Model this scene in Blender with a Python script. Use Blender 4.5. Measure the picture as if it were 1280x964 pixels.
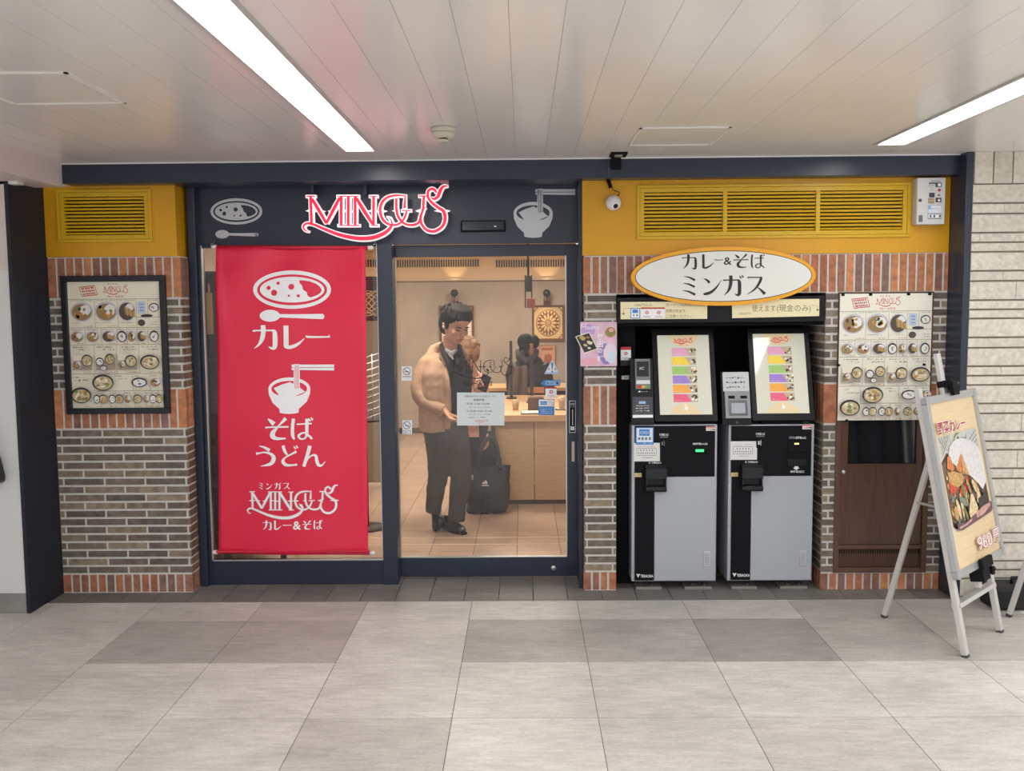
import bpy, math, random
from mathutils import Vector, Matrix, noise
from mathutils.geometry import tessellate_polygon
for o in list(bpy.data.objects): bpy.data.objects.remove(o)
scene = bpy.context.scene
COL = scene.collection
random.seed(7)
# ------------------------------------------------------------------ camera
FPX, PITCH, YAW, ROLL = 1159.82, .08467, .01281, -.00867
CAM = Vector((.30546, -5.37653, 1.68097))
FW = Vector((-math.sin(YAW)*math.cos(PITCH), math.cos(YAW)*math.cos(PITCH), -math.sin(PITCH)))
_r = Vector((math.cos(YAW), math.sin(YAW), 0)); _u = _r.cross(FW)
RT = _r*math.cos(ROLL) + _u*math.sin(ROLL); UP = _u*math.cos(ROLL) - _r*math.sin(ROLL)
cd = bpy.data.cameras.new('camera'); cam = bpy.data.objects.new('camera', cd); COL.objects.link(cam)
cam.matrix_world = Matrix(((RT.x, UP.x, -FW.x, CAM.x), (RT.y, UP.y, -FW.y, CAM.y), (RT.z, UP.z, -FW.z, CAM.z), (0, 0, 0, 1)))
cd.sensor_fit = 'HORIZONTAL'; cd.sensor_width = 36; cd.lens = FPX/1280*36; cd.clip_start = .02
scene.camera = cam
# ------------------------------------------------------------------ light and exposure
scene.view_settings.view_transform = 'Standard'; scene.view_settings.look = 'None'
scene.view_settings.gamma = 1; scene.view_settings.use_curve_mapping = False
scene.view_settings.exposure = 0.0
w = bpy.data.worlds.new('world'); scene.world = w; w.use_nodes = True
w.node_tree.nodes['Background'].inputs[0].default_value = (1, .995, .985, 1)
w.node_tree.nodes['Background'].inputs[1].default_value = .86
LAMP_E = 13.0          # ceiling tubes
def area(name, loc, sx, sy, power, color=(1, 1, 1), rot=(0, 0, 0)):
    l = bpy.data.lights.new(name, 'AREA'); l.shape = 'RECTANGLE'; l.size = sx; l.size_y = sy; l.energy = power; l.color = color
    o = bpy.data.objects.new(name, l); COL.objects.link(o); o.location = loc; o.rotation_euler = rot; return o
# unseen fill lights, added where the rows of ceiling tubes would carry on
for x in (-3.4, -.54, 2.21, 5.0):
    area('passage_fill_light', (x, -7.2, 2.48), .15, 2.4, 95, (1, .995, .98))
for x in (-3.4, 5.0):
    area('passage_fill_light', (x, -2.0, 2.48), .15, 2.4, 70, (1, .995, .98))
# warm ceiling lamps inside the shop
for x, y, p in ((-.3, 1.2, 30), (.7, 3.0, 32), (-.9, 3.4, 26), (.2, 5.3, 36), (-1.7, 1.6, 14), (-1.6, 5.4, 22)):
    area('shop_ceiling_light', (x, y, 2.42), .5, .5, p, (1, .875, .73))

# ------------------------------------------------------------------ helpers
def s2l(c): return c/12.92 if c <= .04045 else ((c+.055)/1.055)**2.4
def rgb(r, g, b): return (s2l(r/255), s2l(g/255), s2l(b/255), 1)
MATS = {}
def mat(name, col, rough=.5, metal=0, spec=.5, emit=0, noise_amt=0, noise_scale=20, bump=0, bump_scale=200, attr=False, stretch=None, coat=0):
    """principled material; noise_amt varies the colour, attr multiplies a per-face tint"""
    if name in MATS: return MATS[name]
    m = bpy.data.materials.new(name); m.use_nodes = True; MATS[name] = m
    nt = m.node_tree; b = nt.nodes['Principled BSDF']
    b.inputs['Base Color'].default_value = col; b.inputs['Roughness'].default_value = rough
    b.inputs['Metallic'].default_value = metal; b.inputs['Specular IOR Level'].default_value = spec
    b.inputs['Coat Weight'].default_value = coat
    if emit:
        b.inputs['Emission Color'].default_value = col; b.inputs['Emission Strength'].default_value = emit
    L = nt.links.new; src = None
    tc = nt.nodes.new('ShaderNodeTexCoord'); mp = nt.nodes.new('ShaderNodeMapping'); L(tc.outputs['Object'], mp.inputs[0])
    if stretch: mp.inputs['Scale'].default_value = stretch
    if attr:
        a = nt.nodes.new('ShaderNodeAttribute'); a.attribute_name = 'tint'; src = a.outputs['Color']
    if noise_amt:
        n = nt.nodes.new('ShaderNodeTexNoise'); n.inputs['Scale'].default_value = noise_scale; n.inputs['Detail'].default_value = 6
        L(mp.outputs[0], n.inputs['Vector'])
        r = nt.nodes.new('ShaderNodeMapRange'); r.inputs['From Min'].default_value = .3; r.inputs['From Max'].default_value = .7
        r.inputs['To Min'].default_value = 1-noise_amt; r.inputs['To Max'].default_value = 1+noise_amt*.6
        L(n.outputs['Fac'], r.inputs['Value'])
        mx = nt.nodes.new('ShaderNodeMix'); mx.data_type = 'RGBA'; mx.blend_type = 'MULTIPLY'; mx.inputs[0].default_value = 1
        if src: L(src, mx.inputs[6])
        else: mx.inputs[6].default_value = col
        L(r.outputs[0], mx.inputs[7]); src = mx.outputs[2]
    if src:
        L(src, b.inputs['Base Color'])
        if emit: L(src, b.inputs['Emission Color'])
    if bump:
        n2 = nt.nodes.new('ShaderNodeTexNoise'); n2.inputs['Scale'].default_value = bump_scale; n2.inputs['Detail'].default_value = 4
        L(mp.outputs[0], n2.inputs['Vector']); bp = nt.nodes.new('ShaderNodeBump'); bp.inputs['Strength'].default_value = bump
        bp.inputs['Distance'].default_value = .004; L(n2.outputs['Fac'], bp.inputs['Height']); L(bp.outputs[0], b.inputs['Normal'])
    return m
def glass_mat(name, tint=(1, 1, 1, 1), refl=.05, rough=0):
    if name in MATS: return MATS[name]
    m = bpy.data.materials.new(name); m.use_nodes = True; MATS[name] = m; nt = m.node_tree; nt.nodes.clear()
    out = nt.nodes.new('ShaderNodeOutputMaterial'); mx = nt.nodes.new('ShaderNodeMixShader'); t = nt.nodes.new('ShaderNodeBsdfTransparent')
    g = nt.nodes.new('ShaderNodeBsdfGlossy'); g.inputs['Roughness'].default_value = rough; t.inputs[0].default_value = tint
    fr = nt.nodes.new('ShaderNodeFresnel'); fr.inputs[0].default_value = 1.45
    nt.links.new(fr.outputs[0], mx.inputs[0]); nt.links.new(t.outputs[0], mx.inputs[1]); nt.links.new(g.outputs[0], mx.inputs[2]); nt.links.new(mx.outputs[0], out.inputs[0])
    return m
def px(x, y, Y):                      # where the sight line through a pixel meets the plane Y
    d = FW + RT*((x-640)/FPX) - UP*((y-482)/FPX); return CAM + d*((Y-CAM.y)/d.y)
def pz(x, y, z):
    d = FW + RT*((x-640)/FPX) - UP*((y-482)/FPX); return CAM + d*((z-CAM.z)/d.z)
def ppl(x, y, P, N):
    d = FW + RT*((x-640)/FPX) - UP*((y-482)/FPX); return CAM + d*((P-CAM).dot(N)/d.dot(N))
def rc(x0, y0, x1, y1, Y):            # pixel rectangle -> X0, X1, Z0, Z1 on the plane Y
    xm, ym = (x0+x1)/2, (y0+y1)/2
    return px(x0, ym, Y).x, px(x1, ym, Y).x, px(xm, y1, Y).z, px(xm, y0, Y).z
def tag(o, label=None, cat=None, group=None, kind=None):
    if label: o['label'] = label
    if cat: o['category'] = cat
    if group: o['group'] = group
    if kind: o['kind'] = kind
    return o
BASE = {}
def thing(name, loc, label, cat, group=None):
    o = bpy.data.objects.new(name, None); COL.objects.link(o); o.location = loc; o.empty_display_size = .05
    BASE[o.name] = Vector(loc); return tag(o, label, cat, group)
def catmull(pts, n=6, closed=False):
    pts = [Vector(p) for p in pts]; N = len(pts); out = []
    if N < 3: return pts
    rng = range(N) if closed else range(N-1)
    for i in rng:
        p1, p2 = pts[i], pts[(i+1) % N]
        p0 = pts[(i-1) % N] if closed or i > 0 else p1*2-p2
        p3 = pts[(i+2) % N] if closed or i+2 < N else p2*2-p1
        for k in range(n):
            t = k/n
            out.append(.5*((2*p1)+(p2-p0)*t+(2*p0-5*p1+4*p2-p3)*t*t+(3*p1-p0-3*p2+p3)*t**3))
    if not closed: out.append(pts[-1])
    return out
class MB:
    def __init__(s): s.v, s.f, s.m, s.t, s.sm = [], [], [], [], []
    def add(s, vs, fs, m=0, tint=(1, 1, 1), smooth=False):
        b = len(s.v); s.v += [Vector(v) for v in vs]
        for f in fs: s.f.append([i+b for i in f]); s.m.append(m); s.t.append(tint); s.sm.append(smooth)
        return s
    def box(s, x0, x1, y0, y1, z0, z1, m=0, tint=(1, 1, 1), M=None):
        vs = [Vector((x, y, z)) for x in (x0, x1) for y in (y0, y1) for z in (z0, z1)]
        if M: vs = [M @ v for v in vs]
        return s.add(vs, [(0, 1, 3, 2), (4, 6, 7, 5), (0, 4, 5, 1), (2, 3, 7, 6), (0, 2, 6, 4), (1, 5, 7, 3)], m, tint)
    def quad(s, a, b, c, d, m=0, tint=(1, 1, 1)): return s.add([a, b, c, d], [(0, 1, 2, 3)], m, tint)
    def prism(s, pts, d, m=0, tint=(1, 1, 1), smooth=False):   # planar outline pushed along d
        pts = [Vector(p) for p in pts]; n = len(pts); d = Vector(d)
        tri = tessellate_polygon([pts])
        s.add(pts, [tuple(t) for t in tri], m, tint); s.add([p+d for p in pts], [tuple(reversed(t)) for t in tri], m, tint)
        s.add(pts+[p+d for p in pts], [(i, (i+1) % n, (i+1) % n+n, i+n) for i in range(n)], m, tint, smooth)
        return s
    def tube(s, pts, r, n=10, m=0, cap=True, flat=1.0, ref=None, closed=False, tint=(1, 1, 1)):
        pts = [Vector(p) for p in pts]; N = len(pts); rs = r if isinstance(r, (list, tuple)) else [r]*N
        rings = []; up = None
        for i, p in enumerate(pts):
            t = (pts[(i+1) % N]-pts[i-1]) if closed else (pts[min(i+1, N-1)]-pts[max(i-1, 0)])
            t.normalize()
            if up is None:
                a = Vector(ref) if ref else (Vector((0, 0, 1)) if abs(t.z) < .9 else Vector((0, 1, 0)))
                up = (a-t*a.dot(t)).normalized()
            else: up = (up-t*up.dot(t)).normalized()
            sd = t.cross(up); rr = rs[i]; ra, rb = rr if isinstance(rr, (tuple, list)) else (rr, rr*flat)
            rings.append([p+up*(math.cos(2*math.pi*k/n)*ra)+sd*(math.sin(2*math.pi*k/n)*rb) for k in range(n)])
        vs = [v for rg in rings for v in rg]; fs = []
        for i in range(N if closed else N-1):
            a, b = i*n, ((i+1) % N)*n
            for k in range(n): fs.append((a+k, a+(k+1) % n, b+(k+1) % n, b+k))
        if cap and not closed: fs += [tuple(reversed(range(n))), tuple(range((N-1)*n, N*n))]
        return s.add(vs, fs, m, tint, True)
    def lathe(s, prof, c, axis='z', n=24, m=0, tint=(1, 1, 1)):   # prof: (radius, height)
        c = Vector(c); vs = []; fs = []
        for r, h in prof:
            for k in range(n):
                a = 2*math.pi*k/n; x, y = r*math.cos(a), r*math.sin(a)
                vs.append(c+(Vector((x, y, h)) if axis == 'z' else Vector((x, -h, y)) if axis == 'y' else Vector((h, x, y))))
        for i in range(len(prof)-1):
            for k in range(n): fs.append((i*n+k, i*n+(k+1) % n, (i+1)*n+(k+1) % n, (i+1)*n+k))
        fs += [tuple(reversed(range(n))), tuple(range((len(prof)-1)*n, len(prof)*n))]
        return s.add(vs, fs, m, tint, True)
    def ball(s, c, r, n=16, m=0, M=None, tint=(1, 1, 1)):
        c = Vector(c); r = Vector(r) if isinstance(r, (tuple, list, Vector)) else Vector((r, r, r)); vs = []; fs = []; h = n//2
        for i in range(1, h):
            th = math.pi*i/h
            for k in range(n):
                a = 2*math.pi*k/n; v = Vector((r.x*math.sin(th)*math.cos(a), r.y*math.sin(th)*math.sin(a), r.z*math.cos(th)))
                vs.append(c+(M @ v if M else v))
        t = Vector((0, 0, r.z)); t = M @ t if M else t; vs += [c+t, c-t]; T = len(vs)-2
        for i in range(h-2):
            for k in range(n): fs.append((i*n+k, (i+1)*n+k, (i+1)*n+(k+1) % n, i*n+(k+1) % n))
        for k in range(n): fs += [(T, k, (k+1) % n), (T+1, (h-2)*n+(k+1) % n, (h-2)*n+k)]
        return s.add(vs, fs, m, tint, True)
    def build(s, name, mats, parent=None, bevel=0, label=None, cat=None, group=None, kind=None, seg=2):
        if not isinstance(mats, (list, tuple)): mats = [mats]
        if parent is not None: off = BASE[parent.name]
        else:
            lo = [min(v[i] for v in s.v) for i in range(3)]; hi = [max(v[i] for v in s.v) for i in range(3)]
            off = Vector(((lo[0]+hi[0])/2, (lo[1]+hi[1])/2, lo[2]))
        me = bpy.data.meshes.new(name); me.from_pydata([v-off for v in s.v], [], s.f)
        for m in mats: me.materials.append(m)
        me.polygons.foreach_set('material_index', s.m); me.polygons.foreach_set('use_smooth', s.sm)
        if any(t != (1, 1, 1) for t in s.t):
            at = me.color_attributes.new('tint', 'FLOAT_COLOR', 'CORNER'); dat = []
            for p in me.polygons:
                t = s.t[p.index]; dat += [t[0], t[1], t[2], 1]*p.loop_total
            at.data.foreach_set('color', dat)
        me.update(); o = bpy.data.objects.new(name, me); COL.objects.link(o)
        if parent is not None: o.parent = parent; BASE[o.name] = off
        else: o.location = off; BASE[o.name] = off
        if bevel:
            b = o.modifiers.new('bevel', 'BEVEL'); b.width = bevel; b.segments = seg; b.limit_method = 'ANGLE'; b.angle_limit = .7
        return tag(o, label, cat, group, kind)
def sub(o):                            # a mesh part that carries sub-parts: children share its base
    return o
# ---- flat printing: coordinates are mapped onto a surface by a function f(x, y, lift)
def onplane(Y, lift=.0006): return lambda x, y, k: px(x, y, Y) + Vector((0, -lift*k, 0))
def inrect(O, ex, ey, n, lift=.0006):  # unit square: x right, y down
    O, ex, ey, n = Vector(O), Vector(ex), Vector(ey), Vector(n)
    return lambda x, y, k: O + ex*x + ey*y + n*(lift*k)
TXT = {}
def textmesh(s, bold=0):
    key = (s, bold)
    if key not in TXT:
        c = bpy.data.curves.new('t', 'FONT'); c.body = s; c.size = 1; c.offset = bold; c.resolution_u = 3
        o = bpy.data.objects.new('t', c); COL.objects.link(o); dg = bpy.context.evaluated_depsgraph_get(); dg.update()
        me = bpy.data.meshes.new_from_object(o.evaluated_get(dg))
        vs = [v.co.copy() for v in me.vertices]; fs = [tuple(p.vertices) for p in me.polygons]
        bpy.data.objects.remove(o); bpy.data.curves.remove(c); bpy.data.meshes.remove(me)
        x0 = min(v.x for v in vs); x1 = max(v.x for v in vs); y0 = min(v.y for v in vs); y1 = max(v.y for v in vs)
        TXT[key] = ([((v.x-x0)/(x1-x0), (y1-v.y)/max(y1-y0, .05)) for v in vs], fs, (x1-x0)/max(y1-y0, .05))
    return TXT[key]
class Ink:
    """flat print made of coloured outlines; later strokes lie on earlier ones"""
    def __init__(s, f, lay=1, edge=0): s.f = f; s.mb = MB(); s.k = lay; s.mats = []; s.edge = edge
    def mi(s, m):
        if m not in s.mats: s.mats.append(m)
        return s.mats.index(m)
    def up(s, d=1): s.k += d; return s
    def poly(s, pts, m):
        tri = tessellate_polygon([[Vector((p[0], p[1], 0)) for p in pts]])
        if s.edge:                    # on bent cloth the print is cut into short pieces
            todo = [tuple((float(pts[i][0]), float(pts[i][1])) for i in t) for t in tri]
            while todo:
                t = todo.pop(); d = [math.dist(t[i], t[(i+1) % 3]) for i in range(3)]; i = d.index(max(d))
                if d[i] > s.edge:
                    a, b, c = t[i], t[(i+1) % 3], t[(i+2) % 3]; q = ((a[0]+b[0])/2, (a[1]+b[1])/2); todo += [(a, q, c), (q, b, c)]
                else: s.mb.add([s.f(p[0], p[1], s.k) for p in t], [(0, 1, 2)], s.mi(m))
            return s
        s.mb.add([s.f(p[0], p[1], s.k) for p in pts], [tuple(t) for t in tri], s.mi(m)); return s
    def rect(s, x0, y0, x1, y1, m): return s.poly([(x0, y0), (x1, y0), (x1, y1), (x0, y1)], m)
    def ell(s, cx, cy, rx, ry, m, n=28, a=0, jag=0):
        P = []
        for i in range(n):
            t = 2*math.pi*i/n; q = 1+random.uniform(-jag, jag); x, y = rx*q*math.cos(t), ry*q*math.sin(t)
            P.append((cx+x*math.cos(a)-y*math.sin(a), cy+x*math.sin(a)+y*math.cos(a)))
        return s.poly(P, m)
    def ring(s, cx, cy, rx, ry, rx2, ry2, m, n=40):
        vs = []; 
        for i in range(n):
            t = 2*math.pi*i/n; vs += [s.f(cx+rx*math.cos(t), cy+ry*math.sin(t), s.k), s.f(cx+rx2*math.cos(t), cy+ry2*math.sin(t), s.k)]
        s.mb.add(vs, [(2*i, 2*i+1, (2*i+3) % (2*n), (2*i+2) % (2*n)) for i in range(n)], s.mi(m)); return s
    def stroke(s, pts, w, m, smooth=True, n=6, closed=False, T=None):
        P = [Vector((p[0], p[1], 0)) for p in pts]; W = w if isinstance(w, (list, tuple)) else [w]*len(P)
        if smooth and len(P) > 2:
            Q = [Vector((p.x, p.y, ww)) for p, ww in zip(P, W)]; Q = catmull(Q, n, closed); P = [Vector((q.x, q.y, 0)) for q in Q]; W = [max(q.z, .1*min(1, abs(q.z))) for q in Q]
        vs = []; N = len(P)
        for i in range(N):
            t = (P[(i+1) % N]-P[i-1]) if closed else (P[min(i+1, N-1)]-P[max(i-1, 0)])
            if t.length < 1e-9: t = Vector((1, 0, 0))
            t.normalize(); nn = Vector((-t.y, t.x, 0))*W[i]/2
            for q in (P[i]+nn, P[i]-nn):
                x, y = (T(q.x, q.y) if T else (q.x, q.y)); vs.append(s.f(x, y, s.k))
        s.mb.add(vs, [(2*i, 2*i+1, (2*i+3) % (2*N), (2*i+2) % (2*N)) for i in range(N if closed else N-1)], s.mi(m)); return s
    def text(s, t, x0, y0, x1, y1, m, bold=0, fit=False, M=None):
        V, Fc, asp = textmesh(t, bold)
        s.mb.add([s.f(*((M(x0+u*(x1-x0), y0+v*(y1-y0)) if M else (x0+u*(x1-x0), y0+v*(y1-y0)))), s.k) for u, v in V], Fc, s.mi(m)); return s
    def kana(s, ch, x0, y0, x1, y1, m, fat=1.0, grow=0):
        sx, sy = (x1-x0)/100, (y1-y0)/100; sc = (abs(sx)+abs(sy))/2
        for pts, ws in KANA[ch]:
            s.stroke([(x0+p[0]*sx, y0+p[1]*sy) for p in pts], [q*sc*fat+grow for q in ws], m)
        return s
    def thicken(s, d):                # turn the flat outlines into solid letters, d deep
        mb = s.mb; d = Vector(d); fs = list(mb.f); n = len(mb.v); mb.v += [v+d for v in mb.v]
        for f, m in zip(fs, list(mb.m)):
            f2 = [i+n for i in f]
            for q in [f2]+[[f[i], f[(i+1) % len(f)], f2[(i+1) % len(f)], f2[i]] for i in range(len(f))]:
                mb.f.append(q); mb.m.append(m); mb.t.append((1, 1, 1)); mb.sm.append(False)
        return s
    def build(s, name, parent=None, **k): return s.mb.build(name, s.mats, parent, **k)
_dk = [([(80, 2), (90, 14)], [5, 9]), ([(92, -2), (101, 10)], [5, 9])]
_ka = [([(0, 26), (8, 23), (78, 22)], [12, 7, 7]), ([(76, 22), (87, 27), (90, 45), (90, 80), (86, 95), (74, 97), (62, 90)], [7, 16, 20, 20, 18, 10, 2]),
       ([(40, 0), (41, 30), (35, 60), (22, 82), (2, 99)], [20, 20, 18, 10, 2])]
KANA = {
 'カ': _ka, 'ガ': [([(p[0]*.9, p[1]) for p in a], b) for a, b in _ka] + _dk,
 'レ': [([(16, 0), (17, 50), (17, 88)], [22, 22, 22]), ([(8, 86), (18, 93), (40, 93), (70, 80), (100, 55)], [6, 14, 16, 12, 2])],
 'ー': [([(0, 44), (8, 50), (88, 50), (93, 47), (100, 52)], [4, 9, 7, 14, 2])],
 'そ': [([(8, 4), (20, 14), (36, 28)], [3, 14, 20]), ([(86, 2), (74, 16), (56, 34), (38, 52)], [17, 12, 6, 6]), ([(0, 45), (10, 42), (98, 40)], [10, 7, 8]),
       ([(50, 44), (32, 64), (30, 82), (48, 92), (86, 92)], [7, 20, 22, 14, 6])],
 'ば': [([(13, 2), (9, 40), (10, 78), (18, 97)], [15, 15, 15, 6]), ([(28, 28), (96, 25)], [6, 7]), ([(74, 3), (74, 50), (74, 84)], [15, 15, 14]),
       ([(72, 68), (52, 68), (37, 80), (46, 94), (64, 92), (74, 78)], [7, 8, 11, 8, 8, 10]), ([(74, 74), (88, 84), (98, 95)], [7, 10, 10])] + _dk,
 'う': [([(16, 2), (45, 10), (70, 24)], [4, 12, 17]), ([(0, 40), (12, 38), (45, 33), (78, 42), (90, 62), (74, 88), (22, 100)], [16, 9, 8, 15, 22, 17, 2])],
 'ど': [([(14, 2), (24, 28), (38, 46)], [16, 15, 10]), ([(88, 30), (62, 42), (28, 58), (14, 76), (28, 92), (55, 95), (92, 92)], [14, 9, 8, 17, 16, 11, 10])] + [([(p[0]-6, p[1]+4) for p in a], b) for a, b in _dk],
 'ん': [([(34, 2), (22, 52), (8, 100)], [17, 16, 14]), ([(14, 86), (30, 58), (48, 46), (60, 52), (63, 72), (70, 92), (84, 95), (100, 76)], [3, 6, 9, 13, 15, 14, 9, 2])],
 'ミ': [([(14, 4), (50, 10), (86, 24)], [2, 10, 15]), ([(10, 39), (45, 44), (84, 58)], [2, 10, 15]), ([(4, 76), (45, 82), (88, 98)], [2, 11, 16])],
 'ン': [([(6, 12), (20, 18), (38, 34)], [2, 11, 16]), ([(4, 92), (14, 94), (45, 84), (75, 56), (98, 20)], [3, 16, 17, 10, 2])],
 'ス': [([(4, 10), (14, 8), (76, 8)], [11, 7, 7]), ([(72, 6), (76, 14), (60, 48), (36, 76), (0, 99)], [6, 16, 15, 10, 2]), ([(52, 56), (74, 74), (96, 96)], [3, 12, 20])],
}
# ---- the shop's drawn word mark, traced once as strokes (x right, y down)
LOGO = [  # (points, body width, spur?)
 ([(208, 228), (214, 430), (220, 612)], [40, 40, 40]), ([(225, 270), (330, 440), (430, 615)], [42, 46, 36]), ([(430, 615), (520, 440), (622, 250)], [36, 46, 42]),
 ([(640, 232), (640, 642)], [40, 40]), ([(740, 232), (740, 642)], [40, 40]), ([(838, 232), (838, 642)], [40, 40]),
 ([(850, 250), (960, 430), (1085, 625)], [40, 52, 40]), ([(1100, 232), (1098, 642)], [40, 40]),
 ([(150, 232), (266, 232)], [14, 14]), ([(585, 230), (885, 230)], [14, 14]), ([(600, 645), (895, 645)], [14, 14]), ([(1045, 232), (1150, 232)], [14, 14]), ([(1055, 645), (1160, 645)], [14, 14]),
 ([(185, 735), (130, 715), (105, 660), (150, 618), (240, 628), (400, 695), (600, 772), (800, 818), (950, 830), (1100, 815), (1250, 755), (1335, 680), (1362, 610), (1335, 555), (1290, 520)], [4, 16, 26, 30, 34, 40, 48, 56, 60, 60, 56, 44, 26, 16, 4]),
 ([(1540, 225), (1430, 218), (1310, 240), (1225, 310), (1192, 430), (1225, 550), (1300, 620), (1400, 640), (1490, 600), (1545, 520), (1570, 440)], [14, 26, 34, 38, 40, 38, 34, 30, 30, 30, 24]),
 ([(1500, 434), (1625, 434)], [14, 14]), ([(1550, 200), (1542, 300), (1538, 400)], [8, 26, 36]),
 ([(1422, 262), (1424, 420), (1460, 540), (1540, 620), (1640, 640), (1735, 608), (1765, 520), (1800, 410), (1812, 235)], [34, 36, 36, 34, 34, 36, 36, 36, 34]), ([(1745, 228), (1850, 228)], [16, 16]),
 ([(2160, 84), (2085, 95), (2040, 160), (2015, 230), (1960, 270), (1915, 250)], [4, 34, 48, 44, 34, 12]),
 ([(1990, 180), (1965, 140), (1920, 125), (1875, 160), (1870, 240), (1925, 320), (2020, 395), (2095, 450), (2112, 560), (2068, 665), (1960, 728), (1850, 708), (1780, 622), (1768, 530), (1800, 430), (1838, 385)], [30, 34, 34, 34, 36, 38, 42, 48, 46, 42, 42, 40, 38, 34, 26, 8]),
]
SPUR = [[(130, 437), (208, 412), (300, 437), (208, 462)], [(330, 420), (408, 437), (360, 460)], [(448, 437), (520, 420), (560, 440), (480, 470)], [(600, 437), (640, 420), (880, 437), (838, 460)], [(1010, 437), (1098, 415), (1180, 437), (1098, 462)],
        [(1165, 437), (1200, 410), (1290, 437), (1200, 465)], [(1360, 437), (1424, 410), (1440, 465)], [(1690, 437), (1780, 405), (1770, 470)], [(2060, 410), (2185, 432), (2110, 470)], [(1955, 435), (2060, 420), (2060, 460)], [(1270, 505), (1350, 520), (1390, 600), (1330, 600)]]
def logo(ink, T, m, sc, grow=0, spurs=True, thin=1.0):
    """T maps trace units to the print's coordinates, sc is its scale"""
    for pts, ws in LOGO:
        ext = grow*.5 if len(pts) == 2 else 0
        P = [Vector(p) for p in pts]
        if ext:
            d = (P[1]-P[0]).normalized()*ext; P = [P[0]-d, P[1]+d]
        ink.stroke([T(p[0], p[1]) for p in P], [(q*thin+grow)*sc for q in ws], m, n=5)
    if spurs:
        for q in SPUR: ink.poly([T(*p) for p in q], m)
# ------------------------------------------------------------------ materials
NAVY = mat('navy paint', rgb(38, 48, 66), .3, spec=.5)
NAVYD = mat('dark navy cladding', rgb(34, 39, 50), .5, spec=.3, noise_amt=.15, noise_scale=6, stretch=(.3, .3, 5))
BLACK = mat('black plastic', rgb(18, 19, 24), .45, spec=.3)
BLACKM = mat('matt black', rgb(12, 13, 17), .65, spec=.2)
YEL = mat('yellow painted steel', rgb(216, 158, 14), .38, noise_amt=.06, noise_scale=4)
YELD = mat('yellow grille', rgb(214, 172, 22), .38)
WHITE = mat('white paint', rgb(226, 226, 226), .5)
WHITEP = mat('printed white', rgb(244, 246, 250), .5)
CREAM = mat('cream paper', rgb(238, 232, 212), .5)
SILVER = mat('brushed aluminium', rgb(205, 206, 208), .35, metal=.75)
GREY = mat('grey enamel', rgb(176, 181, 190), .4)
RED = mat('printed red', rgb(200, 40, 45), .5)
BRICK = mat('fired clay', (1, 1, 1, 1), .8, attr=True, noise_amt=.35, noise_scale=26, bump=.35, bump_scale=120)
MORTAR = mat('mortar', rgb(218, 217, 212), .9, noise_amt=.1, noise_scale=40)
STONE = mat('stone floor tile', (1, 1, 1, 1), .5, spec=.3, attr=True, noise_amt=.09, noise_scale=3.2, bump=.25, bump_scale=70, stretch=(1, 2.2, 1))
def cleft(m):                         # fine grain and darker slanting streaks over the tile colour
    nt = m.node_tree; L = nt.links.new; b = nt.nodes['Principled BSDF']; src = b.inputs['Base Color'].links[0].from_socket
    tc = nt.nodes.new('ShaderNodeTexCoord')
    for sc, rot, lo, amt, f0, f1 in (((9, 38, 1), .35, .87, 1.05, .38, .62), ((60, 150, 1), .3, .88, 1.06, .35, .65), ((1.3, 2.1, 1), .2, .86, 1.05, .35, .6)):
        mp = nt.nodes.new('ShaderNodeMapping'); mp.inputs['Scale'].default_value = sc; mp.inputs['Rotation'].default_value = (0, 0, rot); L(tc.outputs['Object'], mp.inputs[0])
        n = nt.nodes.new('ShaderNodeTexNoise'); n.inputs['Scale'].default_value = 1; n.inputs['Detail'].default_value = 8; n.inputs['Roughness'].default_value = .65; L(mp.outputs[0], n.inputs['Vector'])
        r = nt.nodes.new('ShaderNodeMapRange'); r.inputs['From Min'].default_value = f0; r.inputs['From Max'].default_value = f1; r.inputs['To Min'].default_value = lo; r.inputs['To Max'].default_value = amt; L(n.outputs['Fac'], r.inputs['Value'])
        mx = nt.nodes.new('ShaderNodeMix'); mx.data_type = 'RGBA'; mx.blend_type = 'MULTIPLY'; mx.inputs[0].default_value = 1; L(src, mx.inputs[6]); L(r.outputs[0], mx.inputs[7]); src = mx.outputs[2]
    L(src, b.inputs['Base Color'])
cleft(STONE)
GROUT = mat('grout', rgb(96, 92, 88), .9)
def v3(r, g, b): return (s2l(r/255), s2l(g/255), s2l(b/255))
def jit(c, a=.12):
    k = 1+random.uniform(-a, a); return (c[0]*k, c[1]*k, c[2]*k)

# ------------------------------------------------------------------ floor of the passage
YT = -.18
m = MB(); m.box(-6.6, 6.6, -9, .32, -.03, -.002, 1)
DARK = {(-3, 0): .70, (-2, 0): .72, (0, 0): .70, (1, 0): .72, (2, 0): .60, (3, 0): .80, (4, 0): .84, (-1, 0): .97, (-4, 0): .93,
        (-2, 1): .84, (2, 1): .94, (3, 1): .78, (4, 1): .74, (-1, -2): .85, (2, -2): .9, (1, -1): .95, (0, 1): .97, (1, 1): .95}
rows = [(-.5, YT, 1), (-1.1, -.5, 0), (-1.7, -1.1, -1)] + [(-1.7-.6*(k+1), -1.7-.6*k, -2-k) for k in range(12)]
for y0, y1, j in rows:
    for i in range(-11, 11):
        d = DARK.get((i, j), random.uniform(.93, 1.03)); b = v3(219, 216, 211) if d > .9 else v3(215, 211, 206)
        m.box(i*.6+.0016, i*.6+.5984, y0+.0016, y1-.0016, -.02, 0, 0, (b[0]*d, b[1]*d, b[2]*d))
m.build('floor', [STONE, GROUT], kind='structure')
m = MB(); m.box(-2.45, 2.75, YT, .31, -.03, -.002, 1)
x = -2.45
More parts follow.
